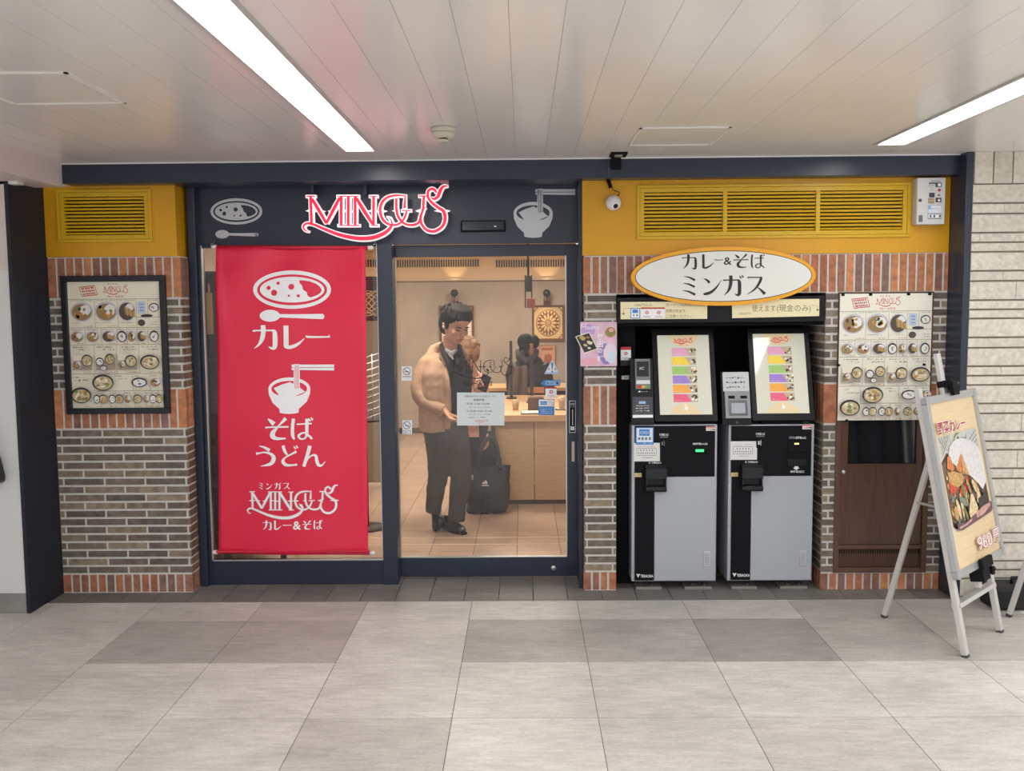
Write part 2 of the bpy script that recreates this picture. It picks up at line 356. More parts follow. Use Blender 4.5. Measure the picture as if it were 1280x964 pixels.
while x < 2.75:
    b = jit(v3(132, 128, 125), .12); m.box(x+.002, min(x+.198, 2.75), YT+.004, .05, -.02, .001, 0, b)
    b = jit(v3(132, 128, 125), .12); m.box(x+.002, min(x+.198, 2.75), .054, .30, -.02, .001, 0, b); x += .2
m.build('trim_threshold', [STONE, GROUT], kind='structure')

# ------------------------------------------------------------------ ceiling of the passage
ZC = 2.505
CEIL = mat('glossy ceiling panel', rgb(235, 232, 230), .2, spec=.5, noise_amt=.015, noise_scale=3)
m = MB(); m.box(-6.6, 6.6, -9, -.10, ZC+.006, ZC+.05, 1)
k = -44; xs = [.43+.159*k for k in range(-44, 40)]
for a, b in zip(xs[:-1], xs[1:]): m.box(a+.0006, b-.0006, -9, -.10, ZC, ZC+.01, 0)
m.build('ceiling', [CEIL, mat('panel groove', rgb(172, 168, 166), .8)], kind='structure')
m = MB(); m.box(-2.29, 2.80, -.106, -.10, ZC-.006, ZC, 0); m.build('trim_ceiling_edge', [WHITE], kind='structure')

def hatch(x0, x1, y0, y1, label):
    t = thing('ceiling_hatch', ((x0+x1)/2, (y0+y1)/2, ZC), label, 'ceiling hatch', 'flush ceiling hatches')
    f = MB()
    for a in ((x0, x1, y0, y0+.012), (x0, x1, y1-.012, y1), (x0, x0+.012, y0, y1), (x1-.012, x1, y0, y1)): f.box(*a, ZC-.005, ZC, 0)
    f.build('frame', mat('hatch trim', rgb(232, 228, 222), .35), t)
    MB().box(x0+.012, x1-.012, y0+.012, y1-.012, ZC-.002, ZC, 0).build('panel', CEIL, t)
hatch(-1.72, -1.27, -2.1, -1.615, 'flush square hatch in the ceiling above the left side, beside the long lamp')
hatch(.853, 1.28, -.97, -.5, 'flush square hatch in the ceiling above the oval sign')

def tube_lamp(x0, x1, y0, y1, label):
    t = thing('ceiling_lamp', ((x0+x1)/2, (y0+y1)/2, ZC), label, 'ceiling lamp', 'long fluorescent ceiling lamps')
    f = MB()
    for a in ((x0-.016, x0, y0-.01, y1+.016), (x1, x1+.016, y0-.01, y1+.016), (x0, x1, y1, y1+.016)): f.box(*a, ZC-.008, ZC, 0)
    f.build('frame', mat('lamp trim', rgb(190, 188, 186), .4), t)
    MB().box(x0, x1, y0, y1, ZC-.004, ZC-.001, 0).build('diffuser', mat('lit diffuser', (1, .985, .97, 1), .4, emit=LAMP_E), t)
tube_lamp(-.613, -.467, -4.9, -.453, 'long white fluorescent lamp in the ceiling above the red banner')
tube_lamp(2.14, 2.281, -4.9, -.474, 'long white fluorescent lamp in the ceiling at the upper right')

# ------------------------------------------------------------------ left end: white wall, dark return, soffit
PLAS = mat('white wall panel', rgb(214, 216, 217), .4)
XL = -2.452
m = MB(); zs = px(5, 338, -.36).z
m.box(-6.6, XL-.022, -.36, -.30, .115, zs, 0); m.box(-6.6, XL-.022, -.36, -.30, zs+.004, 2.45, 1)
m.build('wall_left', [PLAS, mat('stone wall panel', rgb(218, 208, 202), .5, noise_amt=.08, noise_scale=9)], kind='structure')
MB().box(-6.6, XL-.022, -.362, -.30, 0, .115, 0).build('baseboard_left', [mat('grey skirting stone', rgb(140, 138, 135), .6, noise_amt=.2, noise_scale=9)], kind='structure')
MB().box(XL-.022, XL, -.365, .02, 0, 2.42, 0).build('wall_left_return', [NAVYD], kind='structure', bevel=.002)
SOF = mat('pale soffit', rgb(226, 214, 212), .4)
m = MB(); m.box(-6.6, -2.287, -9, -.09, 2.375, ZC, 0); m.build('trim_soffit', [SOF], kind='structure')
m = MB(); m.box(-6.6, -2.40, -.36, -.30, 2.36, 2.376, 0); m.build('trim_soffit_edge', [WHITE], kind='structure')

# ------------------------------------------------------------------ dark beam, fin on the right, stone wall on the right
MB().box(-2.287, 2.742, -.10, .02, 2.393, ZC, 0).box(-2.287, 2.742, .02, .3, 2.393, ZC, 0).build('trim_beam', [NAVY], kind='structure', bevel=.003)
MB().box(2.740, 2.778, -.182, .05, 0, ZC, 0).build('trim_fin_right', [NAVY], kind='structure', bevel=.003)
SPLIT = mat('split face stone', (1, 1, 1, 1), .85, attr=True, noise_amt=.16, noise_scale=40, bump=1, bump_scale=70)
m = MB(); m.box(2.778, 6.6, -.171, .05, 0, ZC, 1)
zt = px(1240, 231, -.18).z
x = 2.785
while x < 6.5:
    m.box(x, x+.098, -.182, -.15, zt+.008, ZC-.001, 0, jit(v3(214, 207, 194), .05)); x += .106
pat = [23, 12.5, 22.5, 11.5, 11.3, 22.7, 12.2, 23, 11.2, 10.8]; z = zt; i = 0
while z > 0:
    h = pat[i % 10]/218.; x = 2.778-random.uniform(0, .25)
    while x < 6.5:
        L = random.uniform(.16, .42); x1 = x+L
        if x1 > 2.80: m.box(max(x, 2.779), x1-.0015, -.182-random.uniform(0, .004), -.15, max(z-h+.011, .001), z, 0, jit(v3(214, 208, 196), .05)); x = x1
    z -= h; i += 1
m.build('wall_right', [SPLIT, mat('dark stone joint', rgb(150, 142, 130), .9)], kind='structure')

# ------------------------------------------------------------------ brick piers
SOLD = [v3(182, 122, 90), v3(158, 112, 92), v3(200, 134, 92), v3(140, 108, 98), v3(176, 114, 86), v3(150, 106, 90)]
CRS = [v3(114, 104, 95), v3(128, 116, 103), v3(103, 93, 87), v3(144, 130, 112), v3(120, 106, 100)]
JMB = [v3(122, 92, 76), v3(108, 84, 72), v3(132, 100, 80)]
def facing(mb, P, u, n, L, Z, shift=0, pal=CRS, head=None, phase=.5):
    """bricks on one face: Z = [top, soldier bottom, course bottom, soldier bottom, course bottom, 0]"""
    P, u, n = Vector(P), Vector(u), Vector(n); J = .0135
    def brick(a, b, z0, z1, c):
        if b-a < .006: return
        e = .006+random.uniform(-.001, .001); vs = []
        for q in (a, b):
            for w_ in (0, e):
                for z in (z0, z1): vs.append(P+u*q+n*w_+Vector((0, 0, z)))
        flip = u.cross(n).z < 0
        fs = [(0, 1, 3, 2), (4, 6, 7, 5), (0, 4, 5, 1), (2, 3, 7, 6), (0, 2, 6, 4), (1, 5, 7, 3)]
        mb.add(vs, [tuple(reversed(f)) for f in fs] if flip else fs, 0, jit(c, .13))
    def soldier(z0, z1):
        if z1-z0 < .03: return
        k = max(1, round(L/.0505)); p = L/k
        for i in range(k): brick(i*p+(J/2 if i else .001), (i+1)*p-(J/2 if i < k-1 else .001), z0+J/2, z1-J/2, random.choice(SOLD))
    def courses(z0, z1):
        k = round((z1-z0)/.0475); h = (z1-z0)/k
        for i in range(k):
            zt_ = z1-i*h; a = -(.06 if i % 2 else .18)+shift if L > .3 else 0
            if L > .3:
                while a < L:
                    b = a+.242; brick(max(a+J/2, .001), min(b-J/2, L-.001), zt_-h+J/2, zt_-J/2, random.choice(pal)); a = b
            elif L > .12:
                if i % 2: brick(.001, L-.026, zt_-h+J/2, zt_-J/2, random.choice(pal)); brick(L-.016, L-.001, zt_-h+J/2, zt_-J/2, random.choice(pal))
                else: brick(.001, .014, zt_-h+J/2, zt_-J/2, random.choice(pal)); brick(.024, L-.001, zt_-h+J/2, zt_-J/2, random.choice(pal))
            else:
                if i % 2 and L > .06: brick(.001, L*.45, zt_-h+J/2, zt_-J/2, random.choice(pal)); brick(L*.45+J, L-.001, zt_-h+J/2, zt_-J/2, random.choice(pal))
                else: brick(.001, L-.001, zt_-h+J/2, zt_-J/2, random.choice(pal))
    soldier(Z[1], Z[0]); courses(Z[2], Z[1]); soldier(Z[3], Z[2]); courses(Z[4], Z[3]); soldier(Z[5], Z[4])
ZB = [px(150, y, 0).z for y in (321, 373.5, 486, 536.5, 717.5)] + [.001]
m = MB(); xa, xb = -2.447, -1.672
m.box(xa, xb-.006, .006, .2, 0, ZB[0], 1)
facing(m, (xa, .006, 0), (1, 0, 0), (0, -1, 0), xb-xa, ZB, shift=-.03)
facing(m, (xb-.006, 0.001, 0), (0, 1, 0), (1, 0, 0), .155, ZB, pal=JMB)
m.build('wall_brick_left', [BRICK, MORTAR], kind='structure')
m = MB(); xa, xb = .652, .843
m.box(xa+.006, xb-.001, .006, .3, 0, ZB[0]-.02, 1)
facing(m, (xa, .006, 0), (1, 0, 0), (0, -1, 0), xb-xa, [ZB[0]-.02]+ZB[1:])
facing(m, (xa+.006, .001, 0), (0, 1, 0), (-1, 0, 0), .2, [ZB[0]-.02]+ZB[1:], pal=JMB)
# top course of standing bricks carried across the machine bay
x = xb
for i in range(60):
    if x > 2.735: break
    m.box(x+.0066, min(x+.0439, 2.738), 0, .02, ZB[1]+.005, ZB[0]-.025, 0, jit(random.choice(SOLD), .13)); x += .0505
m.box(xb-.001, 2.74, .006, .3, ZB[1], ZB[0]-.02, 1)
m.build('wall_brick_middle', [BRICK, MORTAR], kind='structure')
XJ = px(1027, 620, 0).x; XD0, XD1 = px(1043, 620, 0).x, px(1160, 620, 0).x
ZD0 = px(1100, 716, 0).z
m = MB(); m.box(XJ+.006, XD0, .006, .5, ZD0, ZB[1], 1); m.box(XD1, 2.74, .006, .5, ZD0, ZB[1], 1); m.box(XJ+.006, 2.74, .006, .5, 0, ZD0, 1)
ZR = [ZB[1]+.003]+ZB[1:]
def strip(xa, xb):
    facing(m, (xa, .006, 0), (1, 0, 0), (0, -1, 0), xb-xa, [ZB[1]+.012, ZB[1], ZB[2], ZB[3], ZD0, ZD0-.001])
strip(XJ, XD0); strip(XD1, 2.738)
facing(m, (XJ+.006, .001, 0), (0, 1, 0), (-1, 0, 0), .45, [ZB[1]+.012, ZB[1], ZB[2], ZB[3], ZB[4], .001], pal=CRS)
x = XJ
while x < 2.70:
    m.box(x+.0066, min(x+.0439, 2.738), 0, .02, .002, ZD0-.006, 0, jit(random.choice(SOLD), .13)); x += .0505
m.build('wall_brick_right', [BRICK, MORTAR], kind='structure')

# ------------------------------------------------------------------ yellow fascia boxes
def slats(x0, x1, z0, z1, n, yf, mb):
    p = (z1-z0)/n
    for i in range(n):
        z = z0+p*i
        mb.add([(x0, yf+.004, z+p*.20), (x1, yf+.004, z+p*.20), (x1, yf-.002, z+p*.74), (x0, yf-.002, z+p*.74), (x0, yf+.030, z+p*1.0), (x1, yf+.030, z+p*1.0), (x1, yf+.030, z+p*.88), (x0, yf+.030, z+p*.88), (x0, yf+.012, z+p*.17), (x1, yf+.012, z+p*.17)],
               [(0, 1, 2, 3), (3, 2, 5, 4), (4, 5, 7, 6), (6, 7, 9, 8), (8, 9, 1, 0)], 0)
def fascia(name, x0, x1, z0, z1, ox0, ox1, oz0, oz1, yb):
    m = MB()   # the panel has an opening for the grille
    m.box(x0, ox0, 0, yb, z0, z1); m.box(ox1, x1, 0, yb, z0, z1); m.box(ox0, ox1, 0, yb, z0, oz0); m.box(ox0, ox1, 0, yb, oz1, z1); m.box(ox0, ox1, .06, yb, oz0, oz1, 1)
    return m.build(name, [YEL, BLACKM], kind='structure')
def louvre(bays, x0, x1, z0, z1, label):
    t = thing('louvre_vent', ((x0+x1)/2, 0, z0), label, 'air vent', 'yellow louvred vents')
    f = MB(); w_ = .030
    def fr(a, b, c, d, wd, y0, y1):
        f.box(a, b, y0, y1, c, c+wd); f.box(a, b, y0, y1, d-wd, d); f.box(a, a+wd, y0, y1, c+wd, d-wd); f.box(b-wd, b, y0, y1, c+wd, d-wd)
    fr(x0, x1, z0, z1, .016, -.012, .02); fr(x0+.017, x1-.017, z0+.017, z1-.017, .024, -.008, .02)
    n = len(bays)
    for i in range(1, n): f.box(bays[i]-.012, bays[i]+.012, -.008, .02, z0+.04, z1-.04)
    f.build('frame', YELD, t, bevel=.0015)
    for i in range(n):
        a = x0+.041 if i == 0 else bays[i]+.012; b = x1-.041 if i == n-1 else bays[i+1]-.012
        s = MB(); slats(a, b, z0+.041, z1-.041, 11, .0, s); s.build('slats', YELD, t)
a = rc(72, 237, 190, 303, 0)
fascia('wall_yellow_left', -2.449, px(220, 280, 0).x, ZB[0]+.001, 2.393, a[0]+.03, a[1]-.03, a[2]+.03, a[3]-.03, .18)
louvre([0], *a, 'small yellow louvred vent above the framed menu on the left')
b = rc(796, 230, 1137, 298, 0)
fascia('wall_yellow_right', .648, 2.738, ZB[0]-.019, 2.393, b[0]+.03, b[1]-.03, b[2]+.03, b[3]-.03, .18)
louvre([0, px(906, 265, 0).x, px(1022, 265, 0).x], *b, 'wide yellow louvred vent of three bays above the oval sign')

# ------------------------------------------------------------------ shop front: header, window, sliding door
XF0, XF1 = -1.668, .648
YH = .19
hz = px(480, 305.5, YH).z
MB().box(XF0, XF1, YH, YH+.05, hz, 2.4).build('wall_header', [NAVY], kind='structure')
MB().box(XF0, XF0+.045, .12, .2, 0, 2.393).build('trim_jamb_left', [NAVY], kind='structure', bevel=.003)
MB().box(.628, .652, .05, .3, 0, 2.393).build('trim_jamb_right', [NAVY], kind='structure', bevel=.003)
GLASS = glass_mat('clear glass')
t = thing('window_1', (-1.05, .2, 0), None, None); tag(t, kind='structure')
f = MB(); gx0, gx1 = px(258, 500, .16).x, px(475.5, 500, .16).x; mx1 = px(493.5, 500, .14).x; gz0 = px(370, 701, .16).z
f.box(XF0+.045, gx0, .15, .22, 0, hz); f.box(gx1, mx1, .14, .24, 0, hz); f.box(gx0, gx1, .155, .22, 0, gz0); f.box(gx0, gx1, .16, .22, hz-.012, hz)
f.build('window_frame', NAVY, t, bevel=.002, kind='structure')
f = MB()
for q in ((gx0, gx0+.006, gz0, hz), (gx1-.006, gx1, gz0, hz)): f.box(q[0], q[1], .157, .175, q[2], q[3])
f.box(gx0, gx1, .157, .175, gz0, gz0+.007); f.build('glazing_bead', SILVER, t, kind='structure')
MB().box(gx0, gx1, .185, .193, gz0, hz).build('window_pane', GLASS, t, kind='structure')
t = thing('door_1', (.1, .29, 0), None, None); tag(t, kind='structure')
YD = .265; dx0, dx1 = px(495, 500, YD).x, px(708.5, 500, YD).x; dz0, dz1 = px(600, 697, YD).z, px(600, 320.5, YD).z; ex1 = px(722, 500, YD).x
f = MB(); f.box(dx0-.05, dx0, YD, YD+.04, .012, dz1+.07); f.box(dx1, ex1, YD, YD+.04, .012, dz1+.07); f.box(dx0, dx1, YD, YD+.04, .012, dz0); f.box(dx0, dx1, YD, YD+.04, dz1, dz1+.07)
f.build('door_frame', NAVY, t, bevel=.002, kind='structure')
f = MB(); f.box(dx0, dx1, YD-.002, YD+.02, dz0, dz0+.006); f.box(dx0, dx0+.012, YD+.002, YD+.03, dz0, dz1); f.box(dx1-.006, dx1, YD-.002, YD+.02, dz0, dz1); f.build('glazing_bead', SILVER, t, kind='structure')
MB().box(dx0, dx1, YD+.018, YD+.026, dz0, dz1).build('door_pane', GLASS, t, kind='structure')
q = rc(711.5, 501, 719.5, 541, YD); k = Ink(onplane(YD, .001))
k.rect(711.5, 501, 719.5, 541, WHITEP).up().rect(712.1, 501.8, 718.9, 540.2, BLACKM).up()
k.text('自動', 713, 503.5, 718, 506.5, WHITEP).text('ドア', 713.2, 507.5, 717.8, 510, WHITEP).rect(713, 533, 718, 538, WHITEP)
for y in range(512, 531, 2): k.rect(715, y, 716.4, y+1.3, WHITEP)
k.build('door_switch_plate', t, label='black automatic door switch plate with white lettering')
q = rc(714.6, 552, 718.2, 577, YD); MB().box(q[0], q[1], YD-.006, YD, q[2], q[3]).build('door_handle', mat('pale steel', rgb(190, 186, 170), .3, metal=.5), t, bevel=.001, label='slim pale metal pull')
c = px(692, 710, YD); MB().lathe([(.016, 0), (.016, .006), (.012, .009), (.006, .009), (.005, .012)], c, 'y').build('door_lock', SILVER, t, label='round steel floor lock')
# sensor bar on the header
q = rc(576, 276, 632, 290, YH)
t = thing('sensor_bar', ((q[0]+q[1])/2, YH, q[2]), 'flat black door sensor on the dark header beside the lit logo', 'sensor')
MB().box(q[0], q[1], YH-.022, YH, q[2], q[3]).build('housing', BLACKM, t, bevel=.003)
MB().box(q[0]+.012, q[1]-.012, YH-.024, YH-.02, q[2]+.010, q[3]-.006).build('lens', mat('smoked lens', rgb(28, 42, 52), .1), t)
c = px(619, 283, YH-.024); MB().ball(c, (.008, .003, .004), 10).build('indicator', WHITEP, t)

# ------------------------------------------------------------------ inside of the shop: shell
PLW = mat('warm plaster', rgb(186, 174, 160), .8, noise_amt=.24, noise_scale=1.5)
WOODL = mat('pale oak board', rgb(206, 172, 132), .5, noise_amt=.12, noise_scale=8, stretch=(1, 1, 9))
WOODH = mat('light oak worktop', rgb(214, 172, 122), .35, noise_amt=.1, noise_scale=8, stretch=(1, 7, 1))
INF = mat('shop floor tile', (1, 1, 1, 1), .3, attr=True, noise_amt=.16, noise_scale=5)
m = MB(); m.box(-2.45, 2.4, .3, 7.05, -.03, -.003, 1); y = .31; j = 0
while y < 7.05:
    x = -2.45
    while x < 2.4:
        m.box(x+.002, x+.298, y+.002, min(y+.598, 7.05), -.02, 0, 0, jit(v3(186, 160, 140), .09)); x += .3
    y += .6; j += 1
m.build('floor_shop', [INF, mat('brown grout', rgb(96, 74, 60), .9)], kind='structure')
MB().box(-2.5, 2.5, 7, 7.1, 0, 2.5).build('wall_back', [PLW], kind='structure')
MB().box(-2.55, -2.45, .2, 7.1, 0, 2.5).build('wall_shop_left', [PLW], kind='structure')
MB().box(2.4, 2.5, .55, 7.1, 0, 2.5).build('wall_shop_right', [PLW], kind='structure')
MB().box(-2.5, 2.5, .24, 7.1, 2.46, 2.5).build('ceiling_shop', [mat('shop ceiling', rgb(225, 215, 200), .7)], kind='structure')
MB().box(-2.5, -1.66, .2, .26, 0, 2.5).build('wall_shop_front_left', [PLW], kind='structure')
MB().box(.655, 2.74, .55, .6, 0, 2.5).box(.655, .70, .3, .56, 0, 2.5).build('wall_shop_front_right', [PLW], kind='structure')
MB().box(-2.45, 2.4, 6.97, 7.0, 0, .07).build('baseboard_back', [mat('dark skirting', rgb(84, 66, 56), .6)], kind='structure')
MB().box(-2.45, 2.4, 6.955, 7.0, 2.045, 2.46).build('trim_bulkhead', [mat('bulkhead paint', rgb(232, 205, 165), .7)], kind='structure')
MB().box(-2.45, 2.4, 6.935, 6.955, 2.03, 2.06).build('trim_bulkhead_edge', [mat('bulkhead edge', rgb(214, 196, 172), .6)], kind='structure')
# ------------------------------------------------------------------ drawn emblems (trace units -> print units by T)
def emblem_plate(k, T, s, fg, bg):
    E = lambda cx, cy, rx, ry, m, n=44, jag=0: k.poly([T(cx+rx*(1+random.uniform(-jag, jag))*math.cos(2*math.pi*i/n), cy+ry*(1+random.uniform(-jag, jag))*math.sin(2*math.pi*i/n)) for i in range(n)], m)
    E(443, 258, 387, 193, fg); k.up(); E(443, 260, 346, 155, bg); k.up(); E(443, 258, 320, 130, fg); k.up()
    k.poly([T(*p) for p in [(515, 165), (560, 166), (620, 176), (680, 198), (722, 232), (736, 262), (728, 285), (700, 308), (660, 325), (622, 336), (598, 320), (588, 284), (552, 258), (542, 216), (517, 190)]], bg)
    for x, y, r in ((210, 240, 22), (303, 193, 18), (265, 290, 32), (435, 230, 32), (412, 320, 12), (506, 320, 17)): E(x, y, r, r, bg, 7, .08)
def emblem_spoon(k, T, s, fg):
    k.poly([T(227+102*math.cos(i/16*math.pi), 520+60*math.sin(i/16*math.pi)) for i in range(32)], fg)
    k.up().stroke([T(300, 520), T(500, 525), T(745, 528)], [34*s, 40*s, 54*s], fg); k.poly([T(742+24*math.cos(i/8*math.pi), 528+27*math.sin(i/8*math.pi)) for i in range(16)], fg)
def emblem_bowl(k, T, s, fg, bg):
    body = [(180, 250), (184, 295), (215, 365), (275, 420), (278, 453), (315, 461), (358, 463), (402, 461), (437, 453), (440, 420), (505, 360), (532, 295), (536, 250)]
    k.poly([T(*p) for p in body]+[T(358+178*math.cos(t), 250-100*math.sin(t)) for t in [i*math.pi/20 for i in range(1, 20)]], fg); k.up()
    k.poly([T(357+151*math.cos(i*math.pi/20), 248+68*math.sin(i*math.pi/20)) for i in range(40)], bg); k.up()
    k.poly([T(*p) for p in [(226, 242), (290, 212), (362, 190), (420, 214), (492, 274), (384, 322), (284, 318)]], fg); k.up()
    k.poly([T(*p) for p in [(395, 36), (447, 36), (447, 246), (395, 246)]], fg)
    k.poly([T(*p) for p in [(378, 40), (740, 40), (738, 63), (378, 63)]], fg); k.poly([T(*p) for p in [(378, 69), (740, 67), (738, 92), (378, 86)]], fg); k.up()
    for x in (405, 419, 432): k.poly([T(*p) for p in [(x, 48), (x+5, 48), (x+5, 246), (x, 246)]], bg)

# header emblems: thin plates on the dark header
def plate_mb(o):                      # give a flat print real thickness
    s = o.modifiers.new('thickness', 'SOLIDIFY'); s.thickness = .004; s.offset = -1 if False else 1; return o
EMB = mat('emblem white', rgb(205, 208, 214), .45)
k = Ink(onplane(YH, .0008), 3); T = lambda X, Y: (263.2+(X-56)/774*64.9, 248+(Y-65)/386*32.8)
emblem_plate(k, T, .084, EMB, NAVY)
tag(k.build('plate_emblem'), 'white curry plate emblem at the left end of the dark header', 'emblem')
k = Ink(onplane(YH, .0008), 3); T = lambda X, Y: (269.4+(X-125)/640*53.8, 287.6+(Y-460)/120*10.6)
emblem_spoon(k, T, .086, EMB); tag(k.build('spoon_emblem'), 'white spoon emblem on the dark header under the curry plate emblem', 'emblem')
k = Ink(onplane(YH, .0008), 3); T = lambda X, Y: (641.9+(X-180)/560*77.2, 235.9+(Y-35)/428*61.5)
emblem_bowl(k, T, .138, EMB, NAVY); tag(k.build('noodle_bowl_emblem'), 'white noodle bowl and chopsticks emblem at the right end of the header', 'emblem')

# lit logo sign standing off the header
LITW = mat('lit white outline', rgb(255, 240, 242), .4, emit=.5)
LITR = mat('lit red face', rgb(226, 34, 70), .4, emit=.7)
def signmap(Y): return lambda x, y, k: px(370+x/11.34, 225+y/11.34, Y-.0006*k)
T1 = lambda x, y: (x, y)
t = thing('logo_sign', px(470, 300, YH), 'lit red logo sign with white outline on the dark header', 'sign')
YS = .06
k = Ink(signmap(YS)); logo(k, T1, LITW, 1, grow=32, thin=.95); k.thicken((0, .035, 0)); k.build('outline', t)
k = Ink(signmap(YS-.003)); logo(k, T1, LITR, 1, grow=1, thin=.95, spurs=False); k.build('letter_face', t)
for a, b in ((430, 245), (470, 292), (505, 262), (545, 262)):
    c = px(a, b, YS); MB().tube([c+Vector((0, .03, 0)), Vector((c.x, YH+.001, c.z))], .006, 8).build('bracket', NAVY, t)
for a in (390.5, 456.5): c = px(a, 243, YS+.02); MB().box(c.x-.008, c.x+.008, YS+.018, YH+.001, c.z, c.z+.13).build('bracket', NAVY, t)

# ------------------------------------------------------------------ red banner in front of the window
YB = .075
BAN = mat('red banner cloth', rgb(228, 34, 72), .33, spec=.5)
def wave(P):
    e = max(0, 1-abs(P.x+1.54)/.25)
    tp = max(0, min(1, (P.z-1.45)/.55)); return .010*math.sin(P.x*7.5+P.z*1.1)+.003*math.sin(P.z*9+P.x*3)+tp*.007*math.sin((P.x+1.6)*16+(2.0-P.z)*9)+.004*math.exp(-((P.z-1.955)/.02)**2)-.018*math.exp(-((P.x+1.50-.08*(2.0-P.z))/.035)**2)*max(0, min(1, (P.z-1.2)/.7))
def ban(x, y, k):
    P = px(x, y, YB); P.y += wave(P)-.0022-.0005*k; return P
t = thing('banner', px(365, 694, YB), 'tall red vinyl banner with white lettering hanging before the left window', 'banner')
m = MB(); nx, ny = 36, 70; vs = []
for j in range(ny+1):
    for i in range(nx+1):
        y = 309+(693-309)*j/ny; x = (270.5+2.5*j/ny)*(1-i/nx)+(457.3+2.6*j/ny)*i/nx
        P = px(x, y, YB); P.y += wave(P); vs.append(P)
m.add(vs, [(j*(nx+1)+i, (j+1)*(nx+1)+i, (j+1)*(nx+1)+i+1, j*(nx+1)+i+1) for j in range(ny) for i in range(nx)], 0, smooth=True)
o = m.build('cloth', BAN, t); s = o.modifiers.new('thickness', 'SOLIDIFY'); s.thickness = .0015; s.offset = 1
k = Ink(ban, 1, 7); T = lambda X, Y: (310+X/8.036, 330+Y/8.036)
def fine(k):                          # follow the cloth: print is cut into short pieces
    return k
emblem_plate(k, T, 1/8.036, WHITEP, BAN); emblem_spoon(k, T, 1/8.036, WHITEP)
k.kana('カ', 318, 406.5, 347.5, 436, WHITEP).kana('レ', 353.5, 407, 381, 435.8, WHITEP).kana('ー', 383, 406.5, 412.5, 436, WHITEP)
T = lambda X, Y: (310+X/6.882, 450+Y/6.882)
emblem_bowl(k, T, 1/6.882, WHITEP, BAN)
k.kana('そ', 333.5, 522, 362, 550, WHITEP).kana('ば', 364, 522.5, 391, 550, WHITEP)
k.kana('う', 321, 556.5, 345.5, 582.5, WHITEP).kana('ど', 351.5, 556, 374, 582.5, WHITEP).kana('ん', 378, 556.5, 407, 583, WHITEP)
for ch, a, b in (('ミ', 323.8, 329.6), ('ン', 333, 341), ('ガ', 343.8, 352), ('ス', 355, 363)): k.kana(ch, a, 603.2, b, 611.2, WHITEP)
logo(k, lambda a, b: (308.2+(a-75)*.05494, 605.9+(b-70)*.0540), mat('banner outline', rgb(226, 150, 160), .5), .0545, grow=26, spurs=False); k.up()
logo(k, lambda a, b: (308.2+(a-75)*.05494, 605.9+(b-70)*.0540), WHITEP, .0545, grow=0); k.up()
for ch, a, b in (('カ', 329.3, 340.5), ('レ', 343, 352.5), ('ー', 354.7, 365.6), ('そ', 379, 390), ('ば', 392.4, 403)): k.kana(ch, a, 650.2, b, 661.6, WHITEP)
k.text('&', 367, 651, 377, 661.5, WHITEP, bold=.02)
k.build('print', t)
for y, nm in ((309.5, 'top'), (691.5, 'bottom')):
    a, b = px(263.5 if y < 400 else 265, y-.8, YB), px(467 if y < 400 else 469, y+.4, YB); c = Vector((0, .004, 0))
    r = MB().tube([a+Vector((.028, .006, 0)), b-Vector((.028, -.006, 0))], .011, 12).build('rod', mat('banner sleeve', rgb(196, 30, 60), .5), t)
    for q, sg in ((a, 1), (b, -1)):
        e = MB().tube([q+Vector((sg*.034, .006, 0)), q+Vector((sg*.008, .006, 0)), q+Vector((sg*.001, .006, 0))], [.0125, .0125, .008], 12).build('end_cap', WHITE, t)
    if y > 400: MB().box(a.x+.03, b.x-.03, YB-.012, YB-.009, a.z+.001, a.z+.014).build('hem', mat('hem', rgb(206, 34, 62), .45), t)
for x in (263, 467):
    P = px(x, 306, YB+.01); MB().tube([P, P+Vector((0, .05, .012)), P+Vector((0, .082, .03))], .003, 6).build('hanging_hook', SILVER, t)

# ------------------------------------------------------------------ oval sign above the ticket machines
t = thing('oval_sign', px(904, 380, 0), 'white oval sign with yellow rim reading curry and soba above the ticket machines', 'sign')
YO = -.058
c = px(904.2, 345.4, YO); rx = (px(1019.6, 345, YO)-px(788.8, 345, YO)).length/2; rz = (px(904, 308.4, YO)-px(904, 382.2, YO)).length/2
def ovl(a, b, y0, y1, nm, mt, bev=0):
    n = 96; P = [(c.x+a*math.cos(2*math.pi*i/n), y0, c.z+b*math.sin(2*math.pi*i/n)+.0012*math.cos(2*math.pi*i/n)) for i in range(n)]
    return MB().prism(P, (0, y1-y0, 0), 0, smooth=False).build(nm, mt, t, bevel=bev)
RIM = mat('yellow rim', rgb(240, 170, 24), .35)
ovl(rx, rz, YO, .001, 'rim', RIM, .006); ovl(rx-.022, rz-.022, YO-.0012, YO+.002, 'border_line', mat('dark line', rgb(50, 36, 20), .5)); ovl(rx-.0262, rz-.0262, YO-.0025, YO+.002, 'panel', mat('sign face', rgb(232, 233, 230), .45))
INK = mat('black ink', rgb(42, 43, 46), .6)
k = Ink(onplane(YO-.0025), 2)
for ch, a, y0, b, y1 in (('カ', 853, 318, 871.4, 336.5), ('レ', 876.5, 318, 892.5, 336), ('ー', 893.5, 316, 903.5, 334), ('そ', 917, 317.5, 935.7, 335.5), ('ば', 938, 318, 955.5, 335.8)): k.kana(ch, a, y0, b, y1, INK, fat=.82)
k.text('&', 904.6, 321.8, 914.6, 331.2, INK, bold=.01)
for ch, a, y0, b, y1 in (('ミ', 852, 344.5, 871.4, 369), ('ン', 878, 345.5, 902, 369), ('ガ', 904.5, 344.5, 929, 369.5), ('ス', 933.5, 345, 957, 368.5)): k.kana(ch, a, y0, b, y1, INK, fat=.86)
k.build('lettering', t)

